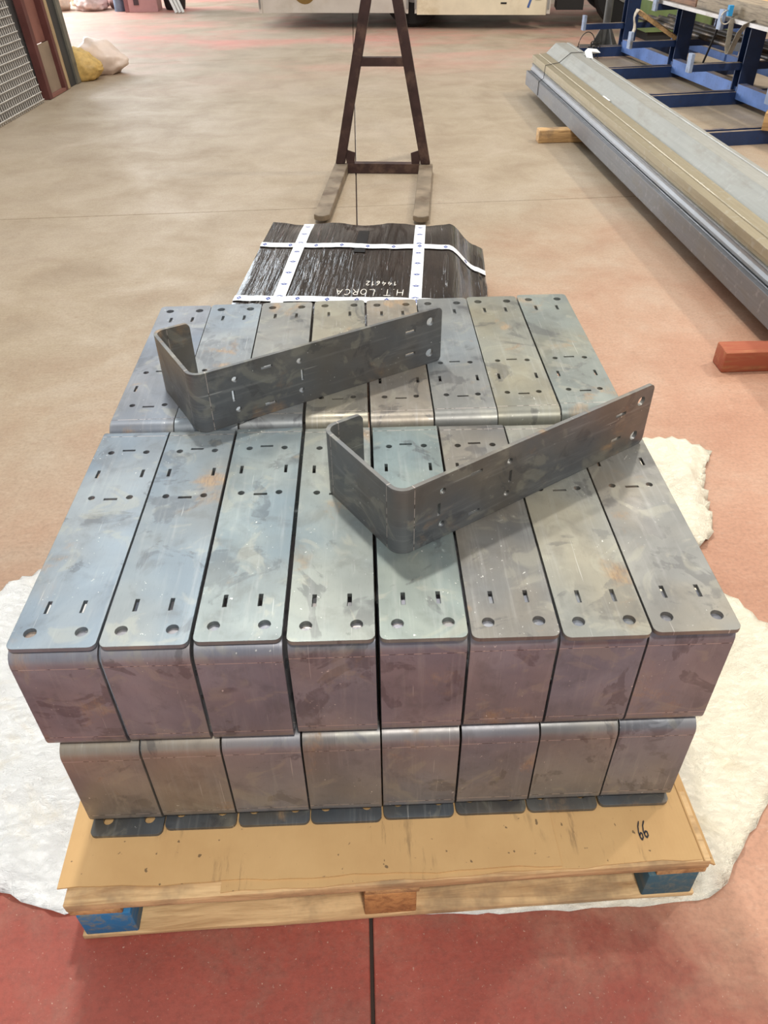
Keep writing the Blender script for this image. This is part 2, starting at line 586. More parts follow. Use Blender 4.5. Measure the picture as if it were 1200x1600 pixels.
M_WOOD = wood_material('pallet_pine', srgb(218, 184, 136), srgb(162, 122, 80), srgb(142, 118, 90))
M_WOODY = wood_material('pallet_pine_cross', srgb(206, 164, 112), srgb(146, 104, 66), srgb(134, 110, 84), 'y')
M_BLOCK = wood_material('pallet_block_wood', srgb(196, 142, 88), srgb(140, 92, 56), None, 'y')
M_BLUE_BLOCK = wood_material('blue_painted_block', srgb(120, 128, 120), srgb(70, 88, 100), None, 'y', srgb(44, 118, 170))
M_TEAL_BLOCK = wood_material('dull_blue_painted_block', srgb(104, 116, 112), srgb(60, 78, 88), None, 'y', srgb(62, 100, 116))

pal = empty('pallet', PAL_O, PAL_A)
tag(pal, 'pine pallet with blue painted corner blocks under the stacked brackets', 'pallet')
nb = 8
bw = 0.145
for k in range(nb):
    y0 = k * (PAL_D - bw) / (nb - 1)
    box('deck_board', 0.0, PAL_W, y0, y0 + bw, 0.1195, 0.144, M_WOOD, pal, 0.0025, rough=0.0012, cuts=9, seed=k)
for k, x0 in enumerate((0.0, (PAL_W - 0.1) / 2 - 0.005, PAL_W - 0.1)):
    box('stringer_board', x0 + 0.002, x0 + 0.105 if k == 1 else x0 + 0.098, 0.002, PAL_D - 0.002, 0.1005, 0.119, M_WOODY, pal, 0.002, rough=0.001, cuts=8, seed=20 + k)
for i, x0 in enumerate((0.012, (PAL_W - 0.1) / 2 - 0.005, PAL_W - 0.112)):
    for j, y0 in enumerate((0.001, PAL_D / 2 - 0.07, PAL_D - 0.146)):
        mt = M_BLOCK
        if j == 0 and i == 0: mt = M_BLUE_BLOCK
        if j == 0 and i == 2: mt = M_TEAL_BLOCK
        b = box('block', x0, x0 + 0.1, y0, y0 + 0.14, 0.0195, 0.1, mt, pal, 0.003, rough=0.001, cuts=2, seed=40 + i * 3 + j)
        if j == 0 and i != 1:
            b['label'] = 'blue painted pallet block'
for j, y0 in enumerate((0.0, PAL_D / 2 - 0.05, PAL_D - 0.14)):
    box('bottom_board', 0.004, PAL_W - 0.004, y0, y0 + 0.13, 0.0042, 0.019, M_WOOD, pal, 0.002, rough=0.001, cuts=9, seed=60 + j)


def cardboard_material():
    m = Mat('brown_cardboard')
    v = m.coord()
    blot = m.noise(v, 4, 5, 0.6)
    flute = m.math('SINE', m.math('MULTIPLY', m.sep(v)[0], 900))
    scuff = m.noise(m.vmul(v, (14, 2.0, 1)), 3, 6, 0.7)
    c = m.ramp(blot, [(0.3, srgb(192, 154, 104)), (0.7, srgb(208, 172, 120))])
    patch = m.step(m.noise(v, 5.5, 3, 0.5), 0.48, 0.62)
    c = m.mix(m.math('MULTIPLY', m.math('MULTIPLY', m.step(scuff, 0.52, 0.66), patch), 0.55), c, srgb(96, 76, 54))
    c = m.mix(m.math('MULTIPLY', m.step(m.noise(v, 60, 2, 0.5), 0.70, 0.74), 0.7), c, srgb(60, 48, 38))
    m.set(Base_Color=c, Roughness=0.75)
    m.bump(m.math('ADD', m.math('MULTIPLY', flute, 0.06), m.noise(v, 14, 4, 0.6)), 0.25, 0.003)
    return m.m


M_CARD = cardboard_material()
CB = empty('cardboard_sheet', (0, 0, 0), 0)
CB.parent = None
CB.location = PAL_O + Vector((0, 0, 0.1445)); CB.rotation_euler = (0, 0, PAL_A)
tag(CB, 'brown cardboard lining sheet with folded right edge and handwritten mark', 'cardboard')


def card_piece(name, q, z0, z1, parent, n=24):
    """A cardboard sheet from its four corners (plan), with a slightly wavy front edge."""
    bm = bmesh.new()
    a, b, c, d = [Vector(p) for p in q]
    lo, hi = [], []
    for i in range(n + 1):
        t = i / n
        f = a.lerp(b, t); g = d.lerp(c, t)
        wv = 0.0022 * math.sin(t * 23 + q[0][0]) + 0.0012 * math.sin(t * 57)
        lift = 0.0012 * (1 + math.sin(t * 17))
        for L_, z in ((lo, z0), (hi, z1)):
            L_.append((bm.verts.new((f.x, f.y + wv, z + lift * 0.5)), bm.verts.new((g.x, g.y, z))))
    for i in range(n):
        bm.faces.new((hi[i][0], hi[i + 1][0], hi[i + 1][1], hi[i][1]))
        bm.faces.new((lo[i][1], lo[i + 1][1], lo[i + 1][0], lo[i][0]))
        bm.faces.new((lo[i][0], lo[i + 1][0], hi[i + 1][0], hi[i][0]))
        bm.faces.new((lo[i + 1][1], lo[i][1], hi[i][1], hi[i + 1][1]))
    bm.faces.new((lo[0][1], lo[0][0], hi[0][0], hi[0][1]))
    bm.faces.new((lo[n][0], lo[n][1], hi[n][1], hi[n][0]))
    return link(name, mesh_bm(name, bm), M_CARD, parent)


card_piece('sheet_panel', [(0.285, 0.004), (1.188, 0.006), (1.188, PAL_D - 0.01), (0.285, PAL_D - 0.01)], 0.0, 0.0022, CB)
bm = bmesh.new()
bm_box(bm, 0.0, 0.034, -0.014, 0.9, -0.002, 0.002)
fl = link('folded_flap', mesh_bm('folded_flap', bm), M_CARD, CB)
fl.matrix_local = Matrix.Translation((1.189, 0.016, 0.001)) @ Matrix.Rotation(R(38), 4, 'Y')
C2 = empty('cardboard_sheet', PAL_O + Vector((0, 0, 0.1468)), PAL_A)
tag(C2, 'larger brown cardboard sheet lying under the left part of the bracket stack', 'cardboard')
card_piece('sheet_panel', [(-0.016, 0.031), (0.920, 0.010), (0.926, PAL_D - 0.03), (-0.012, PAL_D - 0.03)], 0.0, 0.0034, C2)
M_INK = simple('marker_ink', srgb(34, 32, 38), 0.6)
six = [[(0.30, 1.0), (0.10, 0.72), (0.03, 0.40), (0.10, 0.12), (0.24, 0.02), (0.37, 0.14), (0.34, 0.34), (0.20, 0.38), (0.08, 0.24)]]
glyph = [[(x * 0.9, y) for x, y in six[0]], [(x + 0.44, y * 0.92 + 0.10) for x, y in six[0]]]
gx, gy = 1.082, 0.048
strokes('handwriting', glyph, lambda p: Vector((gx + p.x * 0.022 + p.y * 0.003, gy + p.y * 0.038, 0.0036)), 0.10, M_INK, CB)


# ------------------------------------------------------------------ steel brackets
T, BW, BL, BH, BF, RO = 0.008, 0.139, 0.624, 0.2485, 0.088, 0.028
RI = RO - T
S1 = BL - RO                       # end of the flat long leg
AL = (RO - T / 2) * math.pi / 2
S2 = S1 + AL
S3 = S2 + (BH - 2 * RO)
S4 = S3 + AL
S5 = S4 + (BF - RO)


def fold(s, v, d):
    """Unfolded strip coordinate s, lateral v, depth d below the outer face -> folded point."""
    if s <= S1:
        return Vector((s, v, -d))
    if s <= S2:
        a = (s - S1) / AL * math.pi / 2
        r = RO - d
        return Vector((S1 + r * math.sin(a), v, -RO + r * math.cos(a)))
    if s <= S3:
        return Vector((BL - d, v, -RO - (s - S2)))
    if s <= S4:
        a = (s - S3) / AL * math.pi / 2
        r = RO - d
        return Vector((S1 + r * math.cos(a), v, -(BH - RO) - r * math.sin(a)))
    return Vector((S1 - (s - S4), v, -BH + d))


def bracket_mesh():
    c = 0.012
    hw = BW / 2
    outer = []

    def corner(cx, cy, a0):
        return arc(cx, cy, c, c, a0, a0 + 90, 5)
    outer += corner(c, -hw + c, 180)
    outer += [(s, -hw) for s in (S1, *[S1 + AL * k / 8 for k in range(1, 8)], S2, S3, *[S3 + AL * k / 8 for k in range(1, 8)], S4)]
    outer += corner(S5 - c, -hw + c, 270)
    outer += corner(S5 - c, hw - c, 0)
    back = [(s, hw) for s in (S1, *[S1 + AL * k / 8 for k in range(1, 8)], S2, S3, *[S3 + AL * k / 8 for k in range(1, 8)], S4)][::-1]
    outer += back
    outer += corner(c, hw - c, 90)
    holes = []

    def circ(s, v, r, n=16):
        holes.append([(s + r * math.cos(2 * math.pi * k / n), v + r * math.sin(2 * math.pi * k / n)) for k in range(n)])

    def slot(s, v, ls, lv):
        holes.append([(s - ls / 2, v - lv / 2), (s + ls / 2, v - lv / 2), (s + ls / 2, v + lv / 2), (s - ls / 2, v + lv / 2)])
    for v in (-0.0405, 0.0405):
        circ(0.033, v, 0.0102)
        circ(0.378, v * 0.90, 0.0066, 12)
        circ(0.530, v * 0.90, 0.0066, 12)
        slot(0.455, v * 1.10, 0.026, 0.0062)
    for v in (-0.029, 0.029):
        slot(0.088, v, 0.028, 0.0072)
    slot(0.373, -0.001, 0.0062, 0.026)
    slot(0.537, 0.001, 0.0062, 0.026)
    pts = [Vector(p) for p in outer]
    edges = [(i, (i + 1) % len(pts)) for i in range(len(pts))]
    nb_ = len(pts)
    for i in range(nb_):          # lines across the bends
        for j in range(i + 1, nb_):
            if abs(pts[i].x - pts[j].x) < 1e-7 and pts[i].x >= S1 - 1e-6 and pts[i].x <= S4 + 1e-6 and abs(pts[i].y + pts[j].y) < 1e-7:
                edges.append((i, j))
    hl = []
    for h in holes:
        b0 = len(pts)
        pts += [Vector(p) for p in h]
        edges += [(b0 + k, b0 + (k + 1) % len(h)) for k in range(len(h))]
        hl.append(h)

    def in_poly(q, poly):
        r = False
        j = len(poly) - 1
        for i in range(len(poly)):
            if (poly[i][1] > q.y) != (poly[j][1] > q.y) and q.x < (poly[j][0] - poly[i][0]) * (q.y - poly[i][1]) / (poly[j][1] - poly[i][1]) + poly[i][0]:
                r = not r
            j = i
        return r
    v2, e2, f2, *_ = delaunay_2d_cdt(pts, edges, [], 0, 1e-7)
    tris = []
    for f in f2:
        cen = sum((v2[i] for i in f), Vector((0, 0))) / len(f)
        if not in_poly(cen, outer) or any(in_poly(cen, h) for h in hl):
            continue
        f = list(f)
        ar = sum(v2[f[i]].x * v2[f[(i + 1) % len(f)]].y - v2[f[(i + 1) % len(f)]].x * v2[f[i]].y for i in range(len(f)))
        tris.append(f if ar > 0 else f[::-1])
    bm = bmesh.new()
    uvl = bm.loops.layers.uv.new('UVMap')
    top = [bm.verts.new(fold(p.x, p.y, 0)) for p in v2]
    bot = [bm.verts.new(fold(p.x, p.y, T)) for p in v2]
    cnt = {}

    def face(vl, ids):
        f = bm.faces.new(vl)
        for lp, i in zip(f.loops, ids):
            lp[uvl].uv = (v2[i].x, v2[i].y)
    for f in tris:
        face([top[i] for i in f], f)
        face([bot[i] for i in f[::-1]], f[::-1])
        for a, b in zip(f, f[1:] + f[:1]):
            cnt[(a, b)] = 1
    for (a, b) in cnt:
        if (b, a) not in cnt:
            face([top[b], top[a], bot[a], bot[b]], [b, a, a, b])
    for v in [v for v in bm.verts if not v.link_faces]:
        bm.verts.remove(v)
    return mesh_bm('steel_bracket', bm, 35)


def steel_material():
    m = Mat('oiled_mill_scale_steel')
    uv = m.n('ShaderNodeUVMap').outputs[0]
    u, v, _ = m.sep(uv)
    off = m.rvec(53)
    q = m.vmul(uv, (1, 1, 1), off)
    rnd = m.rnd()
    r2 = m.math('FRACT', m.math('MULTIPLY', rnd, 17.31))
    big = m.noise(q, 5.0, 4, 0.55, 0.5)
    mid = m.noise(q, 16, 5, 0.62, 0.4)
    fine = m.noise(m.vmul(q, (1, 6, 1)), 60, 4, 0.65)
    roll = m.noise(m.vmul(q, (0.6, 9, 1)), 9, 4, 0.6)
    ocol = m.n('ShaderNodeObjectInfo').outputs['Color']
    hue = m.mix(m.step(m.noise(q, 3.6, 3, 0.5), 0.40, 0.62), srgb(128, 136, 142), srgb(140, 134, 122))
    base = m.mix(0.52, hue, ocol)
    base = m.mix(m.step(big, 0.35, 0.70), m.mix(1.0, base, (0.74, 0.75, 0.77, 1), 'MULTIPLY'), m.mix(1.0, base, (1.06, 1.06, 1.05, 1), 'MULTIPLY'))
    # grey-brown scale, dark oil marks with an edge of their own, pale dried film
    base = m.mix(m.math('MULTIPLY', m.step(mid, 0.50, 0.70), 0.26), base, srgb(84, 80, 78))
    oil = m.step(m.noise(q, 6.5, 6, 0.6, 1.2), 0.575, 0.605)
    oil = m.math('MULTIPLY', oil, m.step(m.noise(q, 24, 4, 0.6), 0.30, 0.52))
    base = m.mix(m.math('MULTIPLY', oil, 0.42), base, srgb(76, 76, 80))
    film = m.step(m.noise(q, 9.0, 4, 0.55, 1.8), 0.56, 0.66)
    base = m.mix(m.math('MULTIPLY', film, 0.30), base, srgb(170, 168, 152))
    # rust bloom
    rust = m.step(m.noise(q, 7.0, 6, 0.62, 0.4), 0.60, 0.74)
    rcol = m.mix(m.step(fine, 0.4, 0.6), srgb(172, 138, 92), srgb(146, 112, 78))
    base = m.mix(m.math('MULTIPLY', rust, 0.60), base, rcol)
    base = m.mix(m.math('MULTIPLY', m.step(roll, 0.52, 0.75), 0.20), base, srgb(182, 184, 182))
    base = m.mix(m.math('MULTIPLY', m.step(fine, 0.55, 0.75), 0.16), base, srgb(78, 76, 74))
    scr = m.step(m.noise(m.vmul(q, (2.0, 70, 1)), 3.0, 2, 0.5), 0.72, 0.76)
    base = m.mix(m.math('MULTIPLY', scr, 0.35), base, srgb(206, 206, 202))
    # light scratches and dust flecks
    fleck = m.math('MULTIPLY', m.step(m.noise(q, 150, 2, 0.5), 0.70, 0.74), m.step(m.noise(q, 12, 3, 0.5), 0.52, 0.62))
    base = m.mix(m.math('MULTIPLY', fleck, 0.7), base, srgb(224, 224, 220))
    # scribed bend lines
    line = None
    dash = m.step(m.noise(m.vmul(q, (3, 60, 1)), 1.2, 2, 0.5), 0.40, 0.50)
    for s in (S1 - 0.006, S2 + 0.006, S3 - 0.006, S4 + 0.006):
        k = m.math('LESS_THAN', m.math('ABSOLUTE', m.math('SUBTRACT', u, s)), 0.00075)
        line = k if line is None else m.math('MAXIMUM', line, k)
    lit = m.mix(dash, srgb(74, 58, 54), srgb(196, 184, 176))
    base = m.mix(m.math('MULTIPLY', line, 0.75), base, lit)
    rough = m.math('ADD', m.ramp(mid, [(0.3, 0.36), (0.7, 0.48)]), m.math('MULTIPLY', oil, -0.08))
    rough = m.math('ADD', rough, m.math('MULTIPLY', rust, 0.14))
    m.set(Base_Color=base, Roughness=rough, Metallic=m.math('SUBTRACT', 0.46, m.math('MULTIPLY', rust, 0.35)))
    bev = m.n('ShaderNodeBevel', samples=3)
    bev.inputs[0].default_value = 0.0011
    m.bump(m.math('ADD', m.math('MULTIPLY', fine, 0.25), m.math('ADD', m.math('MULTIPLY', mid, 0.3), m.math('MULTIPLY', line, -0.6))), 0.12, 0.0015, bev.outputs[0])
    return m.m


M_STEEL = steel_material()
BR_ME = bracket_mesh()
BR_ME.materials.append(M_STEEL)


def place_bracket(X, Y, Z, loc, label, group, col=(140, 140, 140)):
    """X, Z: world directions of the bracket's local x (free end to bend) and outer normal of the long leg."""
    X, Z = Vector(X).normalized(), Vector(Z).normalized()
    Yv = Z.cross(X)
    M = Matrix((X, Yv, Z)).transposed().to_4x4()
    M.translation = Vector(loc)
    o = link('steel_bracket', BR_ME, None)
    o.matrix_world = M
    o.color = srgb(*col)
    return tag(o, label, 'bracket', group)


ZB = 0.1508                        # top of the cardboard
LAY = BH + T
ZL1, ZL2 = ZB, ZB + LAY + 0.0005
ZT = ZL2 + LAY
ordn = ['leftmost', 'second', 'third', 'fourth', 'fifth', 'sixth', 'seventh', 'rightmost']


def colname(i):
    return ordn[i] + ' column' if i in (0, 7) else ordn[i] + ' column from left'


CX_T = [-0.4985, -0.3555, -0.2105, -0.0640, 0.0815, 0.2255, 0.3685, 0.5110]
CX_B = [-0.4885, -0.3465, -0.2040, -0.0615, 0.0805, 0.2240, 0.3665, 0.5090]
A_Y = [0.8035, 0.8025, 0.8060, 0.8000, 0.7985, 0.7950, 0.7905, 0.7950]
A_R = [-0.55, -0.40, -0.35, -0.30, -0.20, -0.15, 0.0, 0.05]
B_Y = [0.7965, 0.7975, 0.7965, 0.8020, 0.8035, 0.8045, 0.8045, 0.8045]
C_Y = [0.7925, 0.7950, 0.7955, 0.7965, 0.7985, 0.8005, 0.8020, 0.8030]
D_Y = [0.7690, 0.7790, 0.7800, 0.7800, 0.7840, 0.7870, 0.7875, 0.7940]
A2_Y = [2.052, 2.056, 2.060, 2.064, 2.060, 2.062, 2.066, 2.072]
CX_2 = [-0.4935, -0.3530, -0.2110, -0.0650, 0.0800, 0.2225, 0.3640, 0.5075]
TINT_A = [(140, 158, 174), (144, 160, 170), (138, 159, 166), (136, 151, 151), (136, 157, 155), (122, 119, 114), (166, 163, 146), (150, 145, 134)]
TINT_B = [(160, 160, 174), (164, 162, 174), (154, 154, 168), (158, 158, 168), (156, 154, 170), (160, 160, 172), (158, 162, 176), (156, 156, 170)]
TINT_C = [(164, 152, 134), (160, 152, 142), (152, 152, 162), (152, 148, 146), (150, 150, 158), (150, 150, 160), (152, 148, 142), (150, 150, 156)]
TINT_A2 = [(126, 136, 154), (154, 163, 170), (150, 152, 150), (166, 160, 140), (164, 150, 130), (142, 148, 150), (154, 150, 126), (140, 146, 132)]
G1, G2 = 'brackets stacked in the front row', 'brackets stacked in the back row'
up, dn = (0, 0, 1), (0, 0, -1)
for i in range(8):
    a = R(A_R[i])
    fy = Vector((-math.sin(a), math.cos(a), 0))
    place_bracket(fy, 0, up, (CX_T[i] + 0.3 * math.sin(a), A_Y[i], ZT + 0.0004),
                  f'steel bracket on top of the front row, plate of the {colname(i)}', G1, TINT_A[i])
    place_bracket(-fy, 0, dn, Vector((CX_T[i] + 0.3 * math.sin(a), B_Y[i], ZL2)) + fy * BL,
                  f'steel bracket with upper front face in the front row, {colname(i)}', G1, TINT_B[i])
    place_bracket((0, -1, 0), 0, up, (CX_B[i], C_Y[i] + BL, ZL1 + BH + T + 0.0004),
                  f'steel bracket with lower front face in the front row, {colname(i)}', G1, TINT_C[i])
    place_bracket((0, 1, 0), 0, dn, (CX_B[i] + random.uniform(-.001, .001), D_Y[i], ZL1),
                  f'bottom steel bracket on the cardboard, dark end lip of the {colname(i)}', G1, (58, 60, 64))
    # back row: free ends at the back, bends at the middle of the load
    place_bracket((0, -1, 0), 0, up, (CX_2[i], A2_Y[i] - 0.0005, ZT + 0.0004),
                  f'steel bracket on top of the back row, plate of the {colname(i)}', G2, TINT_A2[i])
    place_bracket((0, 1, 0), 0, dn, (CX_2[i], A2_Y[i] + 0.004 - BL, ZL2),
                  f'upper inverted steel bracket hidden in the back row, {colname(i)}', G2)
    place_bracket((0, 1, 0), 0, up, (CX_2[i], A2_Y[i] + 0.008 - BL, ZL1 + BH + T + 0.0004),
                  f'lower upright steel bracket hidden in the back row, {colname(i)}', G2)
    place_bracket((0, -1, 0), 0, dn, (CX_2[i], A2_Y[i] + 0.022, ZL1),
                  f'bottom inverted steel bracket hidden in the back row, {colname(i)}', G2)


def loose(ox, oy, ang, label):
    a = R(ang)
    uu = Vector((math.cos(a), math.sin(a), 0)); nn = Vector((-math.sin(a), math.cos(a), 0))
    p = Vector((ox, oy, 0)) + uu * (BL - RO) - nn * RO
    place_bracket(-uu, 0, -nn, (p.x, p.y, ZT + 0.0006 + BW / 2), label, 'loose brackets standing on the stack', (108, 104, 100))


loose(0.057, 1.023, 32.4, 'steel bracket standing on edge at the right front on top of the stack')
loose(-0.346, 1.430, 29.4, 'steel bracket standing on edge at the left rear on top of the stack')


# ------------------------------------------------------------------ black wrapped package
def film_material():
    m = Mat('black_stretch_film')
    v = m.coord()
    n1 = m.noise(m.vmul(v, (26, 1.6, 4)), 1.6, 4, 0.6, 0.3)
    n2 = m.noise(m.vmul(v, (90, 5, 10)), 1.4, 3, 0.6, 0.2)
    blot = m.noise(v, 5, 4, 0.6)
    c = m.ramp(blot, [(0.35, srgb(22, 17, 14)), (0.7, srgb(44, 34, 28))])
    m.set(Base_Color=c, Roughness=m.ramp(blot, [(0.3, 0.07), (0.7, 0.16)]))
    m.b.inputs['Coat Weight'].default_value = 0.6
    m.b.inputs['Coat Roughness'].default_value = 0.08
    rid = m.math('MULTIPLY', m.step(m.noise(m.vmul(v, (46, 2.0, 4)), 1.0, 2, 0.5), 0.60, 0.68), 0.9)
    m.bump(m.math('ADD', m.math('ADD', n1, m.math('MULTIPLY', n2, 0.12)), rid), 0.7, 0.012)
    return m.m


def tape_material():
    m = Mat('printed_white_tape')
    u, v, _ = m.sep(m.n('ShaderNodeUVMap').outputs[0])
    cell = m.math('FRACT', m.math('DIVIDE', u, 0.118))
    du = m.math('ABSOLUTE', m.math('MULTIPLY', m.math('SUBTRACT', cell, 0.5), 0.118 / 0.05))
    dv = m.math('ABSOLUTE', m.math('SUBTRACT', v, 0.5))
    dia = m.math('LESS_THAN', m.math('ADD', m.math('MULTIPLY', du, 1.6), m.math('MULTIPLY', dv, 1.0)), 0.34)
    hole = m.math('LESS_THAN', m.math('ADD', m.math('MULTIPLY', du, du), m.math('MULTIPLY', dv, dv)), 0.0035)
    dia = m.math('MULTIPLY', dia, m.math('SUBTRACT', 1.0, hole))
    bars = m.math('GREATER_THAN', m.math('SINE', m.math('MULTIPLY', v, 46)), 0.55)
    zone = m.math('MULTIPLY', m.math('GREATER_THAN', du, 0.45), m.math('LESS_THAN', dv, 0.40))
    brk = m.math('GREATER_THAN', m.noise(m.vmul(m.n('ShaderNodeUVMap').outputs[0], (260, 9, 1)), 1.0, 1, 0.5), 0.47)
    txt = m.math('MULTIPLY', m.math('MULTIPLY', bars, zone), brk)
    c = m.mix(m.math('MULTIPLY', txt, 0.45), srgb(232, 236, 240), srgb(96, 120, 176))
    c = m.mix(dia, c, srgb(38, 62, 140))
    m.set(Base_Color=c, Roughness=0.28)
    return m.m


M_FILM, M_TAPE = film_material(), tape_material()
PK = empty('wrapped_package', (-0.546, 2.586, 0.0), R(-5.5))
tag(PK, 'flat package wrapped in shiny black film with white printed tape', 'package')
PW, PD = 1.03, 1.25


def pk_z(x, y):
    z = 0.300
    if x > 0.855:
        t = min(1, (x - 0.855) / 0.135)
        z -= 0.10 * (t * t * (3 - 2 * t)) + 0.02 * max(0, (x - 0.99) / 0.04)
    edge = math.exp(-((PD - y) / 0.09) ** 2)
    z -= 0.012 * edge * (0.5 - 0.5 * math.cos((x - 0.0) / 0.30 * 2 * math.pi)) * (1 if x < 0.86 else 0.3)
    z += 0.0025 * mnoise.noise(Vector((x * 22, y * 1.6, 0))) + 0.004 * mnoise.noise(Vector((x * 4, y * 3, 3)))
    return z


def build_package():
    bm = bmesh.new()
    nx, ny = 110, 60
    G = [[bm.verts.new((PW * i / nx, PD * j / ny, pk_z(PW * i / nx, PD * j / ny))) for j in range(ny + 1)] for i in range(nx + 1)]
    for i in range(nx):
        for j in range(ny):
            bm.faces.new((G[i][j], G[i + 1][j], G[i + 1][j + 1], G[i][j + 1]))
    ring = [G[i][0] for i in range(nx)] + [G[nx][j] for j in range(ny)] + [G[i][ny] for i in range(nx, 0, -1)] + [G[0][j] for j in range(ny, 0, -1)]
    prev = ring
    cxy = Vector((PW / 2, PD / 2))
    for k in range(1, 7):
        row = []
        for v in ring:
            d = Vector((v.co.x, v.co.y)) - cxy
            d = Vector((max(-1, min(1, d.x * 40)) if abs(d.x) > PW / 2 - 1e-4 else 0, max(-1, min(1, d.y * 40)) if abs(d.y) > PD / 2 - 1e-4 else 0))
            if d.length: d.normalize()
            f = k / 6
            o = 0.006 * math.sin(f * math.pi) + 0.008 * mnoise.noise(Vector((v.co.x * 12, v.co.y * 12, f * 2)))
            if k == 6: o = 0.0
            row.append(bm.verts.new((v.co.x + d.x * o, v.co.y + d.y * o, v.co.z * (1 - f) + 0.002 * f)))
        n = len(ring)
        for a in range(n):
            bm.faces.new((prev[a], row[a], row[(a + 1) % n], prev[(a + 1) % n]))
        prev = row
    bm.faces.new(prev[::-1])
    bmesh.ops.recalc_face_normals(bm, faces=bm.faces)
    link('film_wrap', mesh_bm('film_wrap', bm, 60), M_FILM, PK)

    def along_y(x, wid):
        ys = [PD * k / 40 for k in range(41)]
        path = [(x, -0.004, 0.03)] + [(x, -0.003, 0.2)] + [(x, y, pk_z(x, y) + 0.0035) for y in ys] + [(x, PD + 0.006, 0.2), (x, PD + 0.010, 0.03)]
        ribbon('tape_strip', path, (1, 0, 0), wid, M_TAPE, PK)

    def along_x(y, wid, dz=0.0045):
        xs = [PW * k / 60 for k in range(61)]
        path = [(-0.012, y, 0.03), (-0.010, y, 0.2)] + [(x, y, pk_z(x, y) + dz) for x in xs] + [(PW + 0.012, y, 0.12), (PW + 0.012, y, 0.03)]
        ribbon('tape_strip', path, (0, 1, 0), wid, M_TAPE, PK)
    along_y(0.178, 0.050)
    along_y(0.722, 0.050)
    along_x(0.930, 0.052)
    along_x(0.345, 0.050)
    # black patch under the film and the chalk-white handwriting
    bm = bmesh.new()
    for j in range(8):
        y0, y1 = 0.86 + 0.035 * j, 0.86 + 0.035 * (j + 1)
        q = [(0.432, y0), (0.482, y0), (0.482, y1), (0.432, y1)]
        bm.faces.new([bm.verts.new((x, y, pk_z(x, y) + 0.003)) for x, y in q])
    bmesh.ops.remove_doubles(bm, verts=bm.verts, dist=1e-5)
    link('dark_patch', mesh_bm('dark_patch', bm, 60), simple('dark_film_patch', srgb(16, 15, 16), 0.35), PK)
    M_CHALK = simple('white_marker', srgb(228, 224, 214), 0.6)
    H = {
        'H': [[(0, 0), (0.05, 1)], [(0.6, 0), (0.62, 1)], [(0.03, 0.5), (0.61, 0.52)]],
        '.': [[(0.1, 0.0), (0.18, 0.04)]],
        'T': [[(0, 1), (0.75, 0.98)], [(0.38, 1), (0.36, 0)]],
        'L': [[(0.1, 1.0), (0.05, 0.12), (0.2, 0.0), (0.6, 0.08)]],
        'O': [arc(0.32, 0.45, 0.3, 0.42, 60, 420, 12)],
        'R': [[(0.05, 0), (0.08, 0.9), (0.42, 0.88), (0.52, 0.66), (0.36, 0.48), (0.10, 0.46)], [(0.28, 0.46), (0.6, 0)]],
        'C': [arc(0.36, 0.45, 0.32, 0.42, 50, 310, 10)],
        'A': [[(0, 0), (0.34, 0.92), (0.62, 0)], [(0.12, 0.34), (0.55, 0.34)]],
        '1': [[(0, 0.7), (0.22, 1), (0.2, 0)]],
        '4': [[(0.35, 1), (0.02, 0.4), (0.6, 0.42)], [(0.45, 0.75), (0.42, 0)]],
        '6': [[(0.45, 1), (0.1, 0.55), (0.06, 0.2), (0.28, 0.0), (0.5, 0.2), (0.36, 0.45), (0.08, 0.35)]],
        '2': [[(0.03, 0.8), (0.25, 1), (0.48, 0.8), (0.05, 0.02), (0.55, 0.04)]],
    }

    def write(text, x_right, y_top, hgt, adv, wid):
        u = 0.0
        lines = []
        for ch in text:
            if ch == ' ':
                u += 0.4
                continue
            for ln in H[ch]:
                lines.append([(u + p[0], p[1]) for p in ln])
            u += 0.42 if ch == '.' else (0.62 if ch == '1' else 0.86)
        put = lambda p: Vector((x_right - p.x * adv, y_top - p.y * hgt, pk_z(x_right - p.x * adv, y_top - p.y * hgt) + 0.0038))
        strokes('handwriting', lines, put, wid, M_CHALK, PK, 0.001)
    # written from the far side, so it reads upside down from here
    write('H.T. LORCA', 0.672, 0.450, 0.062, 0.0385, 0.075)
    write('144612', 0.640, 0.530, 0.042, 0.0285, 0.09)


build_package()

# ------------------------------------------------------------------ lifting fork
M_BROWN = simple('dark_brown_steel_paint', srgb(62, 42, 40), 0.5, 0.2, 0.16, 9, 0.1, srgb(92, 70, 60))
M_FORK = simple('worn_fork_steel', srgb(138, 124, 106), 0.55, 0.3, 0.14, 8, 0.15, srgb(104, 88, 72))
LF = empty('lifting_fork', (0.17, 5.68, 0.0), R(-6.0))
tag(LF, 'dark brown crane lifting fork with A-shaped frame and two worn forks', 'lifting fork')


def fork(xc):
    bm = bmesh.new()
    w2 = 0.047
    out = [(xc - w2, 0.03), (xc - w2, -1.03), (xc - w2 + 0.03, -1.06), (xc + w2 - 0.03, -1.06), (xc + w2, -1.03), (xc + w2, 0.03)]
    hi = [bm.verts.new((x, y, 0.062 if y > -1.0 else 0.052)) for x, y in out]
    lo = [bm.verts.new((x, y, 0.0005 if y > -0.9 else 0.022)) for x, y in out]
    bm.faces.new(hi); bm.faces.new(lo[::-1])
    for i in range(len(out)):
        bm.faces.new((lo[i], lo[(i + 1) % 6], hi[(i + 1) % 6], hi[i]))
    bmesh.ops.recalc_face_normals(bm, faces=bm.faces)
    bmesh.ops.bevel(bm, geom=list(bm.edges), offset=0.003, segments=2, affect='EDGES')
    link('fork', mesh_bm('fork', bm, 40), M_FORK, LF)


fork(-0.293); fork(0.300)


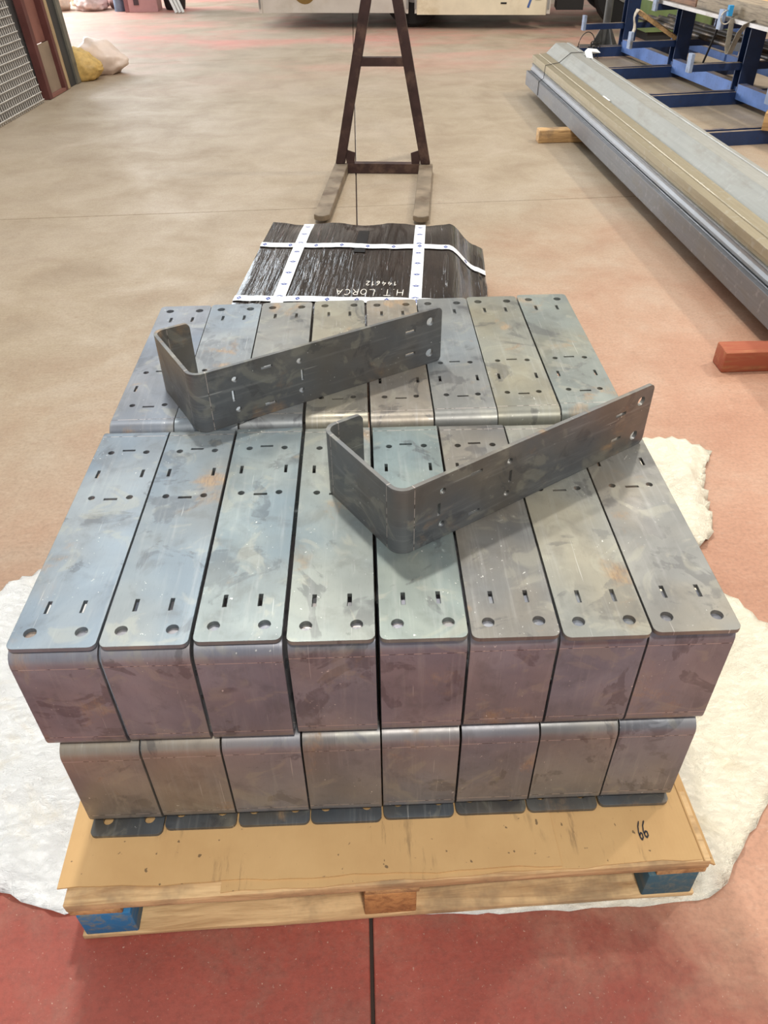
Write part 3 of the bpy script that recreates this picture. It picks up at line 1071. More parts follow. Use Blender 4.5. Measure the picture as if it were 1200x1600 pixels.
def bar(name, a, b, wx, wy, mat, parent, bevel=0.003, roll=0.0):
    a, b = Vector(a), Vector(b)
    L_ = (b - a).length
    q = (b - a).to_track_quat('Z', 'Y')
    o = box(name, -wx / 2, wx / 2, -wy / 2, wy / 2, 0, L_, mat, parent, bevel)
    M = Matrix.Translation(a) @ q.to_matrix().to_4x4() @ Matrix.Rotation(roll, 4, 'Z') @ Matrix.Translation((0, 0, L_ / 2))
    o.matrix_local = M
    return o


def hbar(name, a, b, w_, h_, mat, parent, bevel=0.002):
    """A horizontal bar from a to b with width w_ and height h_, kept level."""
    a, b = Vector(a), Vector(b)
    d = b - a
    ang = math.atan2(d.y, d.x)
    o = box(name, 0, d.length, -w_ / 2, w_ / 2, -h_ / 2, h_ / 2, mat, parent, bevel)
    o.matrix_local = Matrix.Translation(a) @ Matrix.Rotation(ang, 4, 'Z') @ Matrix.Translation((d.length / 2, 0, 0))
    return o


def upright(x0, x1):
    w2 = 0.033
    bm = bmesh.new()
    y0, y1 = 0.0, 0.06
    z0, z1 = 0.063, 1.42
    v = []
    for z, xc in ((z0, x0), (z1, x1)):
        v.append([bm.verts.new((xc + sx * w2, y, z)) for sx, y in ((-1, y0), (1, y0), (1, y1), (-1, y1))])
    for i in range(4):
        bm.faces.new((v[0][i], v[0][(i + 1) % 4], v[1][(i + 1) % 4], v[1][i]))
    bm.faces.new(v[0][::-1]); bm.faces.new(v[1])
    bmesh.ops.bevel(bm, geom=list(bm.edges), offset=0.004, segments=2, affect='EDGES')
    link('upright', mesh_bm('upright', bm, 40), M_BROWN, LF)


upright(-0.300, -0.010)
upright(0.296, -0.002 + 0.02)
hbar('crossbar', (-0.15, 0.03, 0.685), (0.145, 0.03, 0.685), 0.05, 0.05, M_BROWN, LF)
hbar('crossbar', (-0.247, 0.03, 0.034), (0.254, 0.03, 0.034), 0.06, 0.062, M_BROWN, LF)
for sx, xc in ((1, -0.245), (-1, 0.245)):
    bm = bmesh.new()
    pr = [(0, 0.066), (0.055, 0.066), (0.062, 0.135), (0.012, 0.150), (0.004, 0.178), (-0.012, 0.185)]
    f = [bm.verts.new((xc + sx * (x - 0.01), 0.008, z)) for x, z in pr]
    g = [bm.verts.new((xc + sx * (x - 0.01), 0.016, z)) for x, z in pr]
    bm.faces.new(f); bm.faces.new(g[::-1])
    for i in range(len(pr)):
        bm.faces.new((f[i], f[(i + 1) % len(pr)], g[(i + 1) % len(pr)], g[i]))
    bmesh.ops.recalc_face_normals(bm, faces=bm.faces)
    link('gusset', mesh_bm('gusset', bm), M_BROWN, LF)


# ------------------------------------------------------------------ bundle of steel profiles on timber
def profile_material(name, a, b, metal=0.75, rough=0.38):
    m = Mat(name)
    v = m.coord()
    off = m.rvec()
    st = m.noise(m.vmul(v, (60, 0.5, 60), off), 1.0, 4, 0.6)
    bl = m.noise(m.vmul(v, (3, 1, 3), off), 3, 5, 0.6)
    sp = m.noise(m.vmul(v, (1, 1, 1), off), 22, 4, 0.6)
    c = m.mix(st, a, b)
    c = m.mix(m.math('MULTIPLY', m.step(bl, 0.5, 0.7), 0.3), c, srgb(126, 116, 98))
    c = m.mix(m.math('MULTIPLY', m.step(sp, 0.55, 0.7), 0.22), c, srgb(190, 190, 188))
    m.set(Base_Color=c, Roughness=m.ramp(bl, [(0.3, rough), (0.7, rough + 0.14)]), Metallic=metal)
    bev = m.n('ShaderNodeBevel', samples=3)
    bev.inputs[0].default_value = 0.004
    m.bump(sp, 0.08, 0.003, bev.outputs[0])
    return m.m


M_GALV = profile_material('galvanised_steel', srgb(132, 134, 138), srgb(164, 166, 168))
M_GALVB = profile_material('bluish_galvanised_steel', srgb(102, 103, 106), srgb(130, 132, 136))
M_TAN = profile_material('tan_stained_steel', srgb(140, 130, 108), srgb(166, 156, 132), 0.6, 0.42)
M_OLIVE = profile_material('dull_grey_green_steel', srgb(150, 150, 144), srgb(176, 176, 170), 0.6, 0.42)
BU = Matrix.Translation((1.608, 8.125, 0)) @ Matrix.Rotation(R(1.24), 4, 'Z')


def profile(name, pts, y0, y1, mat, label, thick=0.003, zoff=0.0):
    o = extrude_section(name, pts, y0, y1, mat, None, thick, 25, 12)
    o.matrix_world = BU @ Matrix.Translation((0, 0, zoff))
    tag(o, label, 'steel profile', 'steel profiles bundled on timber bearers')
    return o


B0 = 0.094
profile('steel_profile', [(0.062, B0 + 0.012), (0.062, B0), (0.0, B0), (0.0, B0 + 0.112), (0.022, B0 + 0.112), (0.025, B0 + 0.106), (0.030, B0 + 0.106), (0.033, B0 + 0.112), (0.066, B0 + 0.112), (0.066, B0 + 0.098)],
        -6.35, 0.04, M_GALVB, 'galvanised steel channel, lowest and outermost in the bundle, nearest the bracket pallet')
for k, (x0, lb) in enumerate(((0.072, 'hidden second lower steel channel inside the profile bundle'), (0.205, 'hidden third lower steel channel inside the profile bundle'), (0.338, 'lower steel channel on the rack side of the profile bundle'))):
    profile('steel_profile', [(x0 + 0.122, B0), (x0, B0), (x0, B0 + 0.112), (x0 + 0.122, B0 + 0.112), (x0 + 0.122, B0 + 0.095)], -6.3, 0.0 - 0.02 * k, M_GALV, lb)
B1 = B0 + 0.117
profile('steel_profile', [(0.16, B1), (0.040, B1), (0.036, B1 + 0.004), (0.036, B1 + 0.018), (0.046, B1 + 0.030), (0.046, B1 + 0.046), (0.040, B1 + 0.056), (0.16, B1 + 0.056)], -6.33, 0.02, M_GALV,
        'grey ribbed steel section between the lower channel and the tan section')
B2 = B1 + 0.060
profile('steel_profile', [(0.165, B2), (0.052, B2), (0.052, B2 + 0.020), (0.042, B2 + 0.026), (0.042, B2 + 0.064), (0.088, B2 + 0.068), (0.092, B2 + 0.060), (0.100, B2 + 0.060), (0.104, B2 + 0.070), (0.165, B2 + 0.074), (0.165, B2 + 0.05)],
        -6.31, 0.03, M_TAN, 'tan stained steel section with a grooved top along the bundle')
profile('steel_profile', [(0.40, B1), (0.178, B1), (0.178, B1 + 0.118), (0.40, B1 + 0.118), (0.40, B1 + 0.02)], -6.3, -0.03, M_GALV,
        'steel section carrying the wide grey plate on the bundle')
B3 = B1 + 0.121
profile('steel_profile', [(0.172, B3 + 0.006), (0.182, B3 + 0.002), (0.262, B3 + 0.082), (0.268, B3 + 0.084), (0.352, B3 + 0.084), (0.356, B3 + 0.076), (0.366, B3 + 0.076), (0.370, B3 + 0.084), (0.392, B3 + 0.084), (0.396, B3 + 0.070), (0.420, B3 + 0.066), (0.424, B3 + 0.004)],
        -6.36, 0.10, M_OLIVE, 'wide grey folded steel plate lying uppermost on the bundle', 0.003)

M_TIMBER = wood_material('rough_timber', srgb(196, 158, 108), srgb(132, 98, 62), srgb(120, 100, 78))
M_REDT = wood_material('red_painted_timber', srgb(168, 112, 74), srgb(96, 54, 38), srgb(104, 72, 48), 'x', srgb(158, 82, 56))
M_GREYT = wood_material('weathered_grey_timber', srgb(150, 136, 116), srgb(98, 86, 72), srgb(120, 110, 98), 'y')
o = box('timber_bearer', 1.403, 2.12, 6.40, 6.50, 0.0005, 0.0915, M_TIMBER, None, 0.006, rough=0.002, cuts=5, seed=3)
tag(o, 'rough pale timber block under the far end of the steel bundle', 'timber block')
o = box('timber_bearer', 1.468, 2.2, 2.765, 2.865, 0.0005, 0.0915, M_REDT, None, 0.007, rough=0.002, cuts=5, seed=4)
tag(o, 'red painted timber block under the near end of the steel bundle', 'timber block')
# wire tie and tags
M_WIRE = simple('dark_tie_wire', srgb(60, 58, 56), 0.5, 0.6)
wy = -0.52
tw = tube('tie_wire', [BU @ Vector(p) for p in ((-0.006, wy + 0.0, B0 + 0.01), (-0.006, wy, B0 + 0.115), (0.030, wy - 0.02, B1 + 0.03), (0.034, wy - 0.02, B2 + 0.068), (0.10, wy - 0.01, B2 + 0.077), (0.165, wy + 0.02, B2 + 0.082), (0.262, wy + 0.04, B3 + 0.090), (0.35, wy + 0.05, B3 + 0.090), (0.43, wy + 0.06, B3 + 0.075))], 0.003, M_WIRE, None, 6)
tag(tw, 'dark wire tied across the far end of the steel bundle', 'wire')
M_TAGW = simple('white_tag_paper', srgb(238, 238, 236), 0.5, 0, 0.03)


def crumpled_tag(name, pts, label):
    bm = bmesh.new()
    hi = [bm.verts.new(BU @ Vector(p)) for p in pts]
    c = bm.verts.new(sum((v.co for v in hi), Vector()) / len(hi) + Vector((0, 0, 0.012)))
    n = len(hi)
    for i in range(n):
        bm.faces.new((hi[i], hi[(i + 1) % n], c))
    bmesh.ops.recalc_face_normals(bm, faces=bm.faces)
    o = link(name, mesh_bm(name, bm), M_TAGW)
    md = o.modifiers.new('thickness', 'SOLIDIFY'); md.thickness = 0.002
    return tag(o, label, 'tag')


zt_ = B3 + 0.089
crumpled_tag('paper_tag', [(0.335, -0.72, zt_), (0.375, -0.78, zt_), (0.405, -0.62, zt_ + 0.012), (0.455, -0.70, zt_ + 0.03), (0.455, -0.58, zt_ + 0.04), (0.40, -0.50, zt_ + 0.035), (0.36, -0.55, zt_ + 0.02)],
             'crumpled white paper tag wired onto the top of the steel bundle')
o = box('paper_tag', 0.1665, 0.1790, -2.02, -1.86, B2 + 0.077, B2 + 0.079, M_TAGW, None, 0)
o.matrix_world = BU @ o.matrix_basis
tag(o, 'small white sticker strip on the edge of the tan steel section', 'tag')

# ------------------------------------------------------------------ blue storage rack
def rackpaint(name, col, dust):
    m = Mat(name)
    v = m.coord()
    n1 = m.noise(v, 7, 5, 0.65)
    n2 = m.noise(v, 26, 4, 0.6)
    upn = m.step(m.sep(m.n('ShaderNodeNewGeometry').outputs['Normal'])[2], 0.6, 0.9)
    c = m.ramp(n1, [(0.3, tuple(k * 0.75 for k in col[:3]) + (1,)), (0.7, tuple(min(1, k * 1.15) for k in col[:3]) + (1,))])
    c = m.mix(m.math('MULTIPLY', m.step(n2, 0.62, 0.7), 0.5), c, srgb(58, 56, 62))
    c = m.mix(m.math('MULTIPLY', upn, m.step(n1, 0.25, 0.6)), c, dust)      # settled dust on upward faces
    m.set(Base_Color=c, Roughness=0.5)
    return m.m


DUST = srgb(138, 122, 104)
M_RB = rackpaint('rack_navy_paint', srgb(30, 52, 92), DUST)
M_RL = rackpaint('rack_lit_blue_paint', srgb(84, 116, 176), DUST)  # light falling on the tie beams is put into this paler blue
M_RS = simple('rack_stop_grey_blue', srgb(138, 152, 176), 0.5, 0.1, 0.08, 12, 0, srgb(110, 110, 112))
RK = empty('storage_rack', (3.40, 7.65, 0.0), R(7.2))
tag(RK, 'blue steel storage rack with stop-ended arms beside the steel bundle', 'rack')
NCOL = 4
SP = 1.295
for k in range(-1, 3):
    y = k * SP
    # column: H section
    bm = bmesh.new()
    bm_box(bm, -0.075, 0.075, -0.055, -0.045, 0.10, 0.64)
    bm_box(bm, -0.075, 0.075, 0.045, 0.055, 0.10, 0.64)
    bm_box(bm, -0.006, 0.006, -0.045, 0.045, 0.10, 0.64)
    cl = link('column', mesh_bm('column', bm), M_RB, RK)
    cl.location = (0.07, y, 0)
    fp = box('foot_plate', -0.045, -0.012, -0.055, 0.055, 0.0, 0.13, M_RL, cl, 0.002)
    bs = extrude_section('base_beam', [(0.05, 0.0005), (0.06, 0.0005), (0.06, 0.1), (0.022, 0.1), (0.022, 0.07), (-0.022, 0.07), (-0.022, 0.1), (-0.06, 0.1), (-0.06, 0.0005)][::-1],
                         -0.72 if k == 2 else -1.15, 1.9, M_RB, RK)
    bs.matrix_local = Matrix.Translation((0.0, y, 0)) @ Matrix.Rotation(R(-90), 4, 'Z')
    for sx, ln, z in ((-1, 0.46, 0.298), (1, 0.62, 0.298), (1, 0.60, 0.585), (-1, 0.26, 0.615)):
        x0, x1 = (0.0 - ln, 0.0) if sx < 0 else (0.146, 0.146 + ln)
        am = box('arm', x0, x1, y - 0.030, y + 0.030, z - 0.028, z + 0.028, M_RB, RK, 0.003)
        if sx < 0:
            ex = x0
            h = 0.145
            st_ = box('end_stop', ex - 0.030, ex - 0.001, y - 0.034, y + 0.034, z - 0.034, z - 0.034 + h, M_RS, am, 0.004)
            st_.matrix_parent_inverse = am.matrix_basis.inverted()
for k in range(-1, 2):
    y = k * SP
    box('tie_beam', -0.005, 0.075, y + 0.058, y + SP - 0.058, 0.045, 0.165, M_RL, RK, 0.003)
    box('tie_beam', 0.60, 0.66, y + 0.02, y + SP - 0.02, 0.11, 0.18, M_RL, RK, 0.003)
for k, (x, y) in enumerate(((0.85, 0.3), (0.85, 1.6), (1.5, 0.9), (1.5, 2.2), (0.85, -0.8))):
    box('rear_post', x - 0.04, x + 0.04, y - 0.04, y + 0.04, 0.101, 0.66, M_RL if k % 2 else M_RB, RK, 0.003)
rail = box('top_rail', -0.24, -0.16, -2.2, 2.9, 0.643, 0.672, simple('bare_steel_rail', srgb(168, 164, 160), 0.4, 0.6, 0.08, 5, 0, DUST), RK, 0.006)
rail2 = box('top_rail', 0.55, 0.63, -2.2, 2.9, 0.643, 0.672, M_RB, RK, 0.006)
RKM = Matrix.Translation((3.40, 7.65, 0.0)) @ Matrix.Rotation(R(7.2), 4, 'Z')


def on_rack(o):
    o.matrix_world = RKM @ o.matrix_basis
    return o


gt = on_rack(box('timber_beam', -0.20, 0.02, -1.5, 0.62, 0.6730, 0.790, M_GREYT, None, 0.006, rough=0.002, cuts=8, seed=8))
tag(gt, 'weathered grey timber beam lying along the rack top', 'timber beam')
gt = on_rack(box('timber_beam', -0.19, 0.06, 0.66, 2.4, 0.6730, 0.775, wood_material('brownish_timber', srgb(140, 106, 84), srgb(92, 68, 56), srgb(120, 96, 80), 'y'), None, 0.006, rough=0.002, cuts=8, seed=9))
tag(gt, 'brownish timber beam at the far end of the rack top', 'timber beam')
M_PALEW = wood_material('pale_sawn_planks', srgb(226, 190, 136), srgb(178, 134, 86), None, 'y')
for k, (x0, lb) in enumerate(((0.075, 'pale sawn plank on the rack top, next to the grey beam'), (0.235, 'middle pale sawn plank on the rack top'), (0.395, 'pale sawn plank on the rack top, farthest from the aisle'))):
    tag(on_rack(box('sawn_plank', x0, x0 + 0.15, -1.8 + 0.05 * k, 1.9, 0.6730, 0.755 + 0.012 * k, M_PALEW, None, 0.004, rough=0.002, cuts=6, seed=30 + k)), lb, 'plank', 'planks on the rack top')
# lever with chequered pad
lv = empty('lever', RKM @ Vector((-0.10, 0.28, 0)), 0)
tag(lv, 'black rod with a chequered pale blue pad leaning in the rack', 'lever')
tube('rod', [(0.06, 0.42, 0.165), (0.02, 0.16, 0.46), (0.012, 0.10, 0.56)], 0.010, simple('black_rod_paint', srgb(24, 24, 28), 0.45), lv)


def pad_material():
    m = Mat('chequered_pad')
    v = m.coord()
    x, y, z = m.sep(v)
    a = m.math('FRACT', m.math('MULTIPLY', m.math('ADD', x, z), 36))
    b = m.math('FRACT', m.math('MULTIPLY', m.math('SUBTRACT', x, z), 36))
    g = m.math('MAXIMUM', m.math('LESS_THAN', a, 0.22), m.math('LESS_THAN', b, 0.22))
    m.set(Base_Color=m.mix(g, srgb(150, 166, 196), srgb(74, 92, 140)), Roughness=0.5)
    return m.m


pd = box('pad', -0.040, 0.040, -0.009, 0.009, -0.075, 0.075, pad_material(), lv, 0.006)
pd.matrix_local = Matrix.Translation((0.008, 0.08, 0.625)) @ Matrix.Rotation(R(-14), 4, 'X') @ Matrix.Rotation(R(8), 4, 'Y')
rd2 = tube('rod', [RKM @ Vector(p) for p in ((0.00, -0.95, 0.17), (-0.04, -1.08, 0.55))], 0.011, simple('dark_rod_paint', srgb(30, 30, 34), 0.45))
tag(rd2, 'black rod leaning in the rack bay nearest the aisle', 'rod')
# sling hanging from the rail, and blue hook
M_SLING = simple('grey_webbing', srgb(142, 134, 120), 0.85, 0, 0.14, 20)
sl_pts = [(-0.20, -0.12, 0.690), (-0.252, -0.13, 0.66), (-0.258, -0.15, 0.58), (-0.262, -0.17, 0.47), (-0.262, -0.20, 0.425), (-0.262, -0.235, 0.43), (-0.262, -0.26, 0.49), (-0.258, -0.30, 0.59), (-0.252, -0.36, 0.655), (-0.20, -0.40, 0.690)]
sl = ribbon('lifting_sling', [RKM @ Vector(p) for p in sl_pts], (1, 0.12, 0), 0.045, M_SLING, None, 0.005)
tag(sl, 'grey webbing sling looped over the rack rail', 'sling')
hk = empty('rope_clamp', RKM @ Vector((-0.27, -0.10, 0.66)), 0)
tag(hk, 'bright blue clamp with a wire ring above the grey sling', 'clamp')
box('clamp_body', -0.018, 0.018, -0.02, 0.02, 0.03, 0.105, simple('bright_blue_plastic', srgb(40, 140, 196), 0.4), hk, 0.009)
tube('ring', [(-0.02 + 0.045 * math.cos(t), 0.0, 0.02 + 0.05 * math.sin(t)) for t in [2 * math.pi * k / 16 for k in range(16)]], 0.006, simple('ring_wire', srgb(190, 184, 172), 0.5, 0.5), hk, 6, True)
# leaning plank with torn wrapping, far bay
pl = bar('loose_plank', RKM @ Vector((-0.33, 1.52, 0.55)), RKM @ Vector((0.02, 1.30, 0.335)), 0.055, 0.035, M_TIMBER, None)
tag(pl, 'short weathered plank propped across the far rack arms', 'plank')
rag = bmesh.new()
prev = None
for k in range(9):
    t = k / 8
    row = [rag.verts.new(RKM @ Vector((-0.345 - 0.02 * math.sin(t * 7) - 0.05 * t, 1.50 + dx + 0.012 * math.sin(t * 9 + dx * 40), 0.575 - 0.27 * t))) for dx in (-0.02, 0.012, 0.045 - 0.02 * t)]
    if prev:
        for a in range(2):
            rag.faces.new((prev[a], prev[a + 1], row[a + 1], row[a]))
    prev = row
rg = link('torn_wrapping', mesh_bm('torn_wrapping', rag, 60), simple('pale_torn_film', srgb(178, 166, 148), 0.6, 0, 0.15, 30))
rg.modifiers.new('thickness', 'SOLIDIFY').thickness = 0.003
tag(rg, 'torn pale wrapping strip hanging from the propped plank', 'wrapping')
# timber block standing on the rack base, near
tb = box('timber_block', 3.06, 3.46, 6.12, 6.26, 0.101, 0.225, M_TIMBER, None, 0.008, rough=0.003, cuts=3, seed=12, M=None)
tag(tb, 'worn pale timber block lying on the rack base near the frame edge', 'timber block')
tb.rotation_euler = (0, 0, R(-28))
wc = box('white_carton', 0.30, 0.42, -0.62, -0.40, 0.101, 0.30, M_TAGW, None, 0.004)
on_rack(wc); tag(wc, 'white carton corner seen under the rack arms', 'carton')
# pipes stored behind the columns
M_PIPE = simple('dark_steel_pipe', srgb(70, 66, 64), 0.5, 0.5, 0.15, 8, 0, DUST)
for k, (x, z, r_, lb) in enumerate(((0.25, 0.350, 0.022, 'dark steel pipe on the rear rack arms nearest the columns'), (0.36, 0.354, 0.026, 'thick dark steel pipe in the middle of the rear rack arms'), (0.50, 0.348, 0.020, 'thin dark steel pipe on the rear rack arms'), (0.62, 0.353, 0.025, 'dark steel pipe at the tips of the rear rack arms'))):
    tag(tube('steel_pipe', [RKM @ Vector((x, -1.7, z)), RKM @ Vector((x, 2.75, z))], r_, M_PIPE, None, 12), lb, 'pipe', 'pipes on the rear rack arms')
tag(on_rack(box('dark_bracket', 0.18, 0.22, 0.05, 0.42, 0.385, 0.455, simple('black_painted_bar', srgb(26, 24, 24), 0.4), None, 0.004, M=Matrix.Rotation(R(-6), 4, 'X'))), 'black flat bar with holes lying on the rear arm pipes', 'bar')
# wire coil beside the rack foot
cpts = []
rr = random.Random(5)
for k in range(70):
    t = k / 70 * 2 * math.pi * 3.3
    rad = 0.055 + 0.018 * math.sin(t * 1.7)
    cpts.append((2.70 + rad * math.cos(t), 9.95 + rad * 0.8 * math.sin(t), 0.02 + 0.16 * abs(math.sin(t * 0.37)) + 0.01 * math.sin(t * 5)))
tag(tube('wire_coil', cpts, 0.006, M_WIRE, None, 5), 'loose tangled wire coil on the floor beside the far rack foot', 'wire')
tag(tube('wire_loop', [(2.62 + 0.10 * math.cos(t), 9.98, 0.10 + 0.17 * math.sin(t)) for t in [R(-20 + 220 * k / 20) for k in range(21)]], 0.005, M_WIRE, None, 5), 'single wire loop standing up beside the far rack foot', 'wire')
# pole stand
ps = empty('pole_stand', (3.02, 10.72, 0), 0)
tag(ps, 'grey pole stand with triangular base gussets behind the rack', 'pole stand')
M_POLE = simple('grey_pole_paint', srgb(92, 92, 90), 0.5, 0.3)
tube('pole', [(0, 0, 0.012), (0, 0, 1.5)], 0.045, M_POLE, ps, 14)
for a in (0, 90, 180, 270):
    bm = bmesh.new()
    f = [bm.verts.new(p) for p in ((0.046, -0.004, 0.012), (0.20, -0.004, 0.012), (0.046, -0.004, 0.26))]
    g = [bm.verts.new(p) for p in ((0.046, 0.004, 0.012), (0.20, 0.004, 0.012), (0.046, 0.004, 0.26))]
    bm.faces.new(f); bm.faces.new(g[::-1])
    for i in range(3):
        bm.faces.new((f[i], f[(i + 1) % 3], g[(i + 1) % 3], g[i]))
    bmesh.ops.recalc_face_normals(bm, faces=bm.faces)
    gg = link('gusset', mesh_bm('gusset', bm), M_POLE, ps)
    gg.rotation_euler = (0, 0, R(a + 20))
box('base_plate', -0.24, 0.24, -0.24, 0.24, 0.0005, 0.012, M_POLE, ps, 0.002)
gp = bar('green_post', (3.30, 10.95, 0.0005), (3.30, 10.95, 1.5), 0.05, 0.05, simple('light_green_paint', srgb(158, 190, 150), 0.55, 0, 0.1, 8, 0, srgb(180, 174, 160)), None)
tag(gp, 'slim light green post beside the grey pole', 'post')
gm = empty('green_machine', (4.20, 11.20, 0), R(4))
tag(gm, 'green machine housing standing behind the rack', 'machine')
M_GREEN = simple('green_machine_paint', srgb(112, 132, 84), 0.5, 0, 0.1, 3, 0, srgb(96, 100, 74))
box('housing', -0.55, 0.75, 0, 0.5, 0.10, 1.25, M_GREEN, gm, 0.02)
box('plinth', -0.50, 0.70, 0.04, 0.46, 0.0005, 0.10, simple('dark_plinth', srgb(40, 40, 40), 0.7), gm, 0.005)
for x in (-0.12, 0.02, 0.30):
    tube('hose', [(x, -0.03, 0.01), (x + 0.01, -0.035, 0.5), (x, -0.03, 1.2)], 0.022, simple('black_hose', srgb(30, 30, 30), 0.6), gm, 8)

# ------------------------------------------------------------------ lorry at the far end
M_PANELA = simple('greyish_white_panel', srgb(198, 190, 180), 0.55, 0, 0.05, 2.5, 0, srgb(186, 176, 162))
M_PANELB = simple('cream_panel', srgb(226, 214, 188), 0.55, 0, 0.05, 3, 0, srgb(206, 190, 158))
M_BLK = simple('black_chassis', srgb(28, 26, 26), 0.7, 0, 0.2)
M_TYRE = simple('tyre_rubber', srgb(34, 32, 32), 0.85, 0, 0.2, 12, 0.2)
M_GREYM = simple('grey_fitting', srgb(150, 148, 144), 0.5, 0.4)
TK = empty('lorry', (-1.33, 12.86, 0.0), R(-8.2))
tag(TK, 'pale lorry load body with low side panels at the far end', 'lorry')
LZ = 0.195
pa = box('side_panel', 0.05, 2.07, 0.0, 0.05, LZ, 1.0, M_PANELA, TK, 0.004)
pb = box('side_panel', 2.22, 3.98, 0.0, 0.05, LZ - 0.02, 1.0, M_PANELB, TK, 0.004)
pb['label'] = 'cream side panel with rust spots'
for x0, x1 in ((0.0, 0.048), (2.072, 2.10), (2.19, 2.218), (3.982, 4.03)):
    box('corner_post', x0, x1, -0.012, 0.06, LZ - 0.005, 1.02, M_PANELA, TK, 0.003)
for x in (0.02, 2.09, 2.20, 4.00):
    box('latch', x - 0.012, x + 0.012, -0.026, -0.0125, LZ + 0.05, LZ + 0.17, M_GREYM, TK, 0.003)
box('rear_gate', 0.0, 0.05, 0.08, 2.3, LZ, 1.0, M_PANELA, TK, 0.004)
box('load_floor', 0.05, 4.0, 0.06, 2.3, 0.62, 0.70, M_BLK, TK, 0.004)
box('chassis_rail', 0.1, 5.4, 0.65, 0.77, 0.42, 0.61, M_BLK, TK, 0.004)
box('chassis_rail', 0.1, 5.4, 1.55, 1.67, 0.42, 0.61, M_BLK, TK, 0.004)


def wheel(x, y):
    bm = bmesh.new()
    prof = [(0.16, -0.11), (0.30, -0.12), (0.40, -0.12), (0.435, -0.09), (0.445, 0.0), (0.435, 0.09), (0.40, 0.12), (0.30, 0.12), (0.16, 0.11)]
    n = 28
    rows = [[bm.verts.new((r_ * math.cos(2 * math.pi * k / n), yy, r_ * math.sin(2 * math.pi * k / n))) for k in range(n)] for r_, yy in prof]
    for A, B in zip(rows, rows[1:]):
        for k in range(n):
            bm.faces.new((A[k], A[(k + 1) % n], B[(k + 1) % n], B[k]))
    bm.faces.new(rows[0]); bm.faces.new(rows[-1][::-1])
    bmesh.ops.recalc_face_normals(bm, faces=bm.faces)
    wobj = link('wheel', mesh_bm('wheel', bm, 40), M_TYRE, TK)
    wobj.location = (x, y, 0.4455)
    bm = bmesh.new()
    bmesh.ops.create_circle(bm, cap_ends=True, segments=20, radius=0.15)
    hub = link('hub', mesh_bm('hub', bm), M_GREYM, wobj)
    hub.matrix_local = Matrix.Translation((0, -0.118, 0)) @ Matrix.Rotation(R(90), 4, 'X')


wheel(2.15, 0.30); wheel(2.15, 2.05); wheel(5.05, 0.30); wheel(5.05, 2.05)
box('mudguard', 4.60, 5.50, 0.16, 0.60, 0.86, 0.90, M_BLK, TK, 0.005)
box('cab', 4.35, 5.75, 0.10, 2.25, 0.92, 1.9, M_PANELA, TK, 0.05)
box('fuel_tank', 4.12, 4.48, 0.12, 0.55, 0.22, 0.60, M_BLK, TK, 0.04)
M_LOGO1 = simple('blue_emblem', srgb(70, 96, 150), 0.5)
M_LOGO2 = simple('green_emblem', srgb(120, 160, 110), 0.5)
e1 = box('emblem', 3.74, 3.77, -0.004, -0.0005, LZ + 0.06, LZ + 0.22, M_LOGO1, pb, 0)
e1.matrix_parent_inverse = pb.matrix_basis.inverted()
e1.rotation_euler = (0, R(18), 0)
e2 = box('emblem', 3.82, 3.90, -0.004, -0.0005, LZ + 0.15, LZ + 0.24, M_LOGO2, pb, 0)
e2.matrix_parent_inverse = pb.matrix_basis.inverted()
e3 = box('mark', 3.36, 3.44, -0.004, -0.0005, LZ + 0.105, LZ + 0.125, M_BLK, pb, 0)
e3.matrix_parent_inverse = pb.matrix_basis.inverted()
bm = bmesh.new()
bmesh.ops.create_circle(bm, cap_ends=True, segments=24, radius=0.16)
e4 = link('emblem', mesh_bm('emblem', bm), simple('brown_emblem', srgb(120, 92, 40), 0.5), TK)
e4.matrix_local = Matrix.Translation((0.66, -0.0015, LZ + 0.26)) @ Matrix.Rotation(R(90), 4, 'X')

# ------------------------------------------------------------------ things leaning on the left
LEAN = R(-8.5)


def lean_frame(y0, lean=8.5):
    """Matrix of a leaning plane along the left wall: x along the wall, z up the lean."""
    a, b = Vector((-3.052, 7.25, 0)), Vector((-2.974, 8.25, 0))
    d = (b - a).normalized()
    rz = math.atan2(d.y, d.x)
    p = a + d * (y0 - 7.25)
    return Matrix.Translation(p) @ Matrix.Rotation(rz, 4, 'Z') @ Matrix.Rotation(R(-lean), 4, 'X')


LM = lean_frame(7.25)
LM2 = lean_frame(7.25, 3.2)
LM3 = lean_frame(7.25, 6.8)
# in this frame x runs away from the camera, y points to the wall (left), z up
M_MESHW = simple('galvanised_mesh_wire', srgb(196, 192, 186), 0.5, 0.2, 0.1)
mp = empty('wire_mesh_panel', (0, 0, 0))
mp.matrix_world = LM
tag(mp, 'galvanised wire mesh panel leaning at the left edge', 'mesh panel')
vw = None
for k in range(30):
    x = 0.985 - k * 0.043
    if vw is None:
        vw = tube('wire', [(0, 0, 0.0), (0, 0, 1.25)], 0.0045, M_MESHW, mp, 5)
        w_ = vw
    else:
        w_ = vw.copy(); COL.objects.link(w_)
    w_.location = (x, 0, 0.004)
hw_ = None
for k in range(20):
    if hw_ is None:
        hw_ = tube('wire', [(-0.26, 0, 0), (0.99, 0, 0)], 0.0055, M_MESHW, mp, 5)
        w_ = hw_
    else:
        w_ = hw_.copy(); COL.objects.link(w_)
    w_.location = (0, -0.0102, 0.03 + k * 0.062)


def leaner(name, x0, x1, y0, y1, z1, mat, label, cat, bevel=0.003, F=LM2):
    o = box(name, x0, x1, y0, y1, 0.004, z1, mat, None, bevel)
    o.matrix_world = F @ o.matrix_basis
    return tag(o, label, cat)


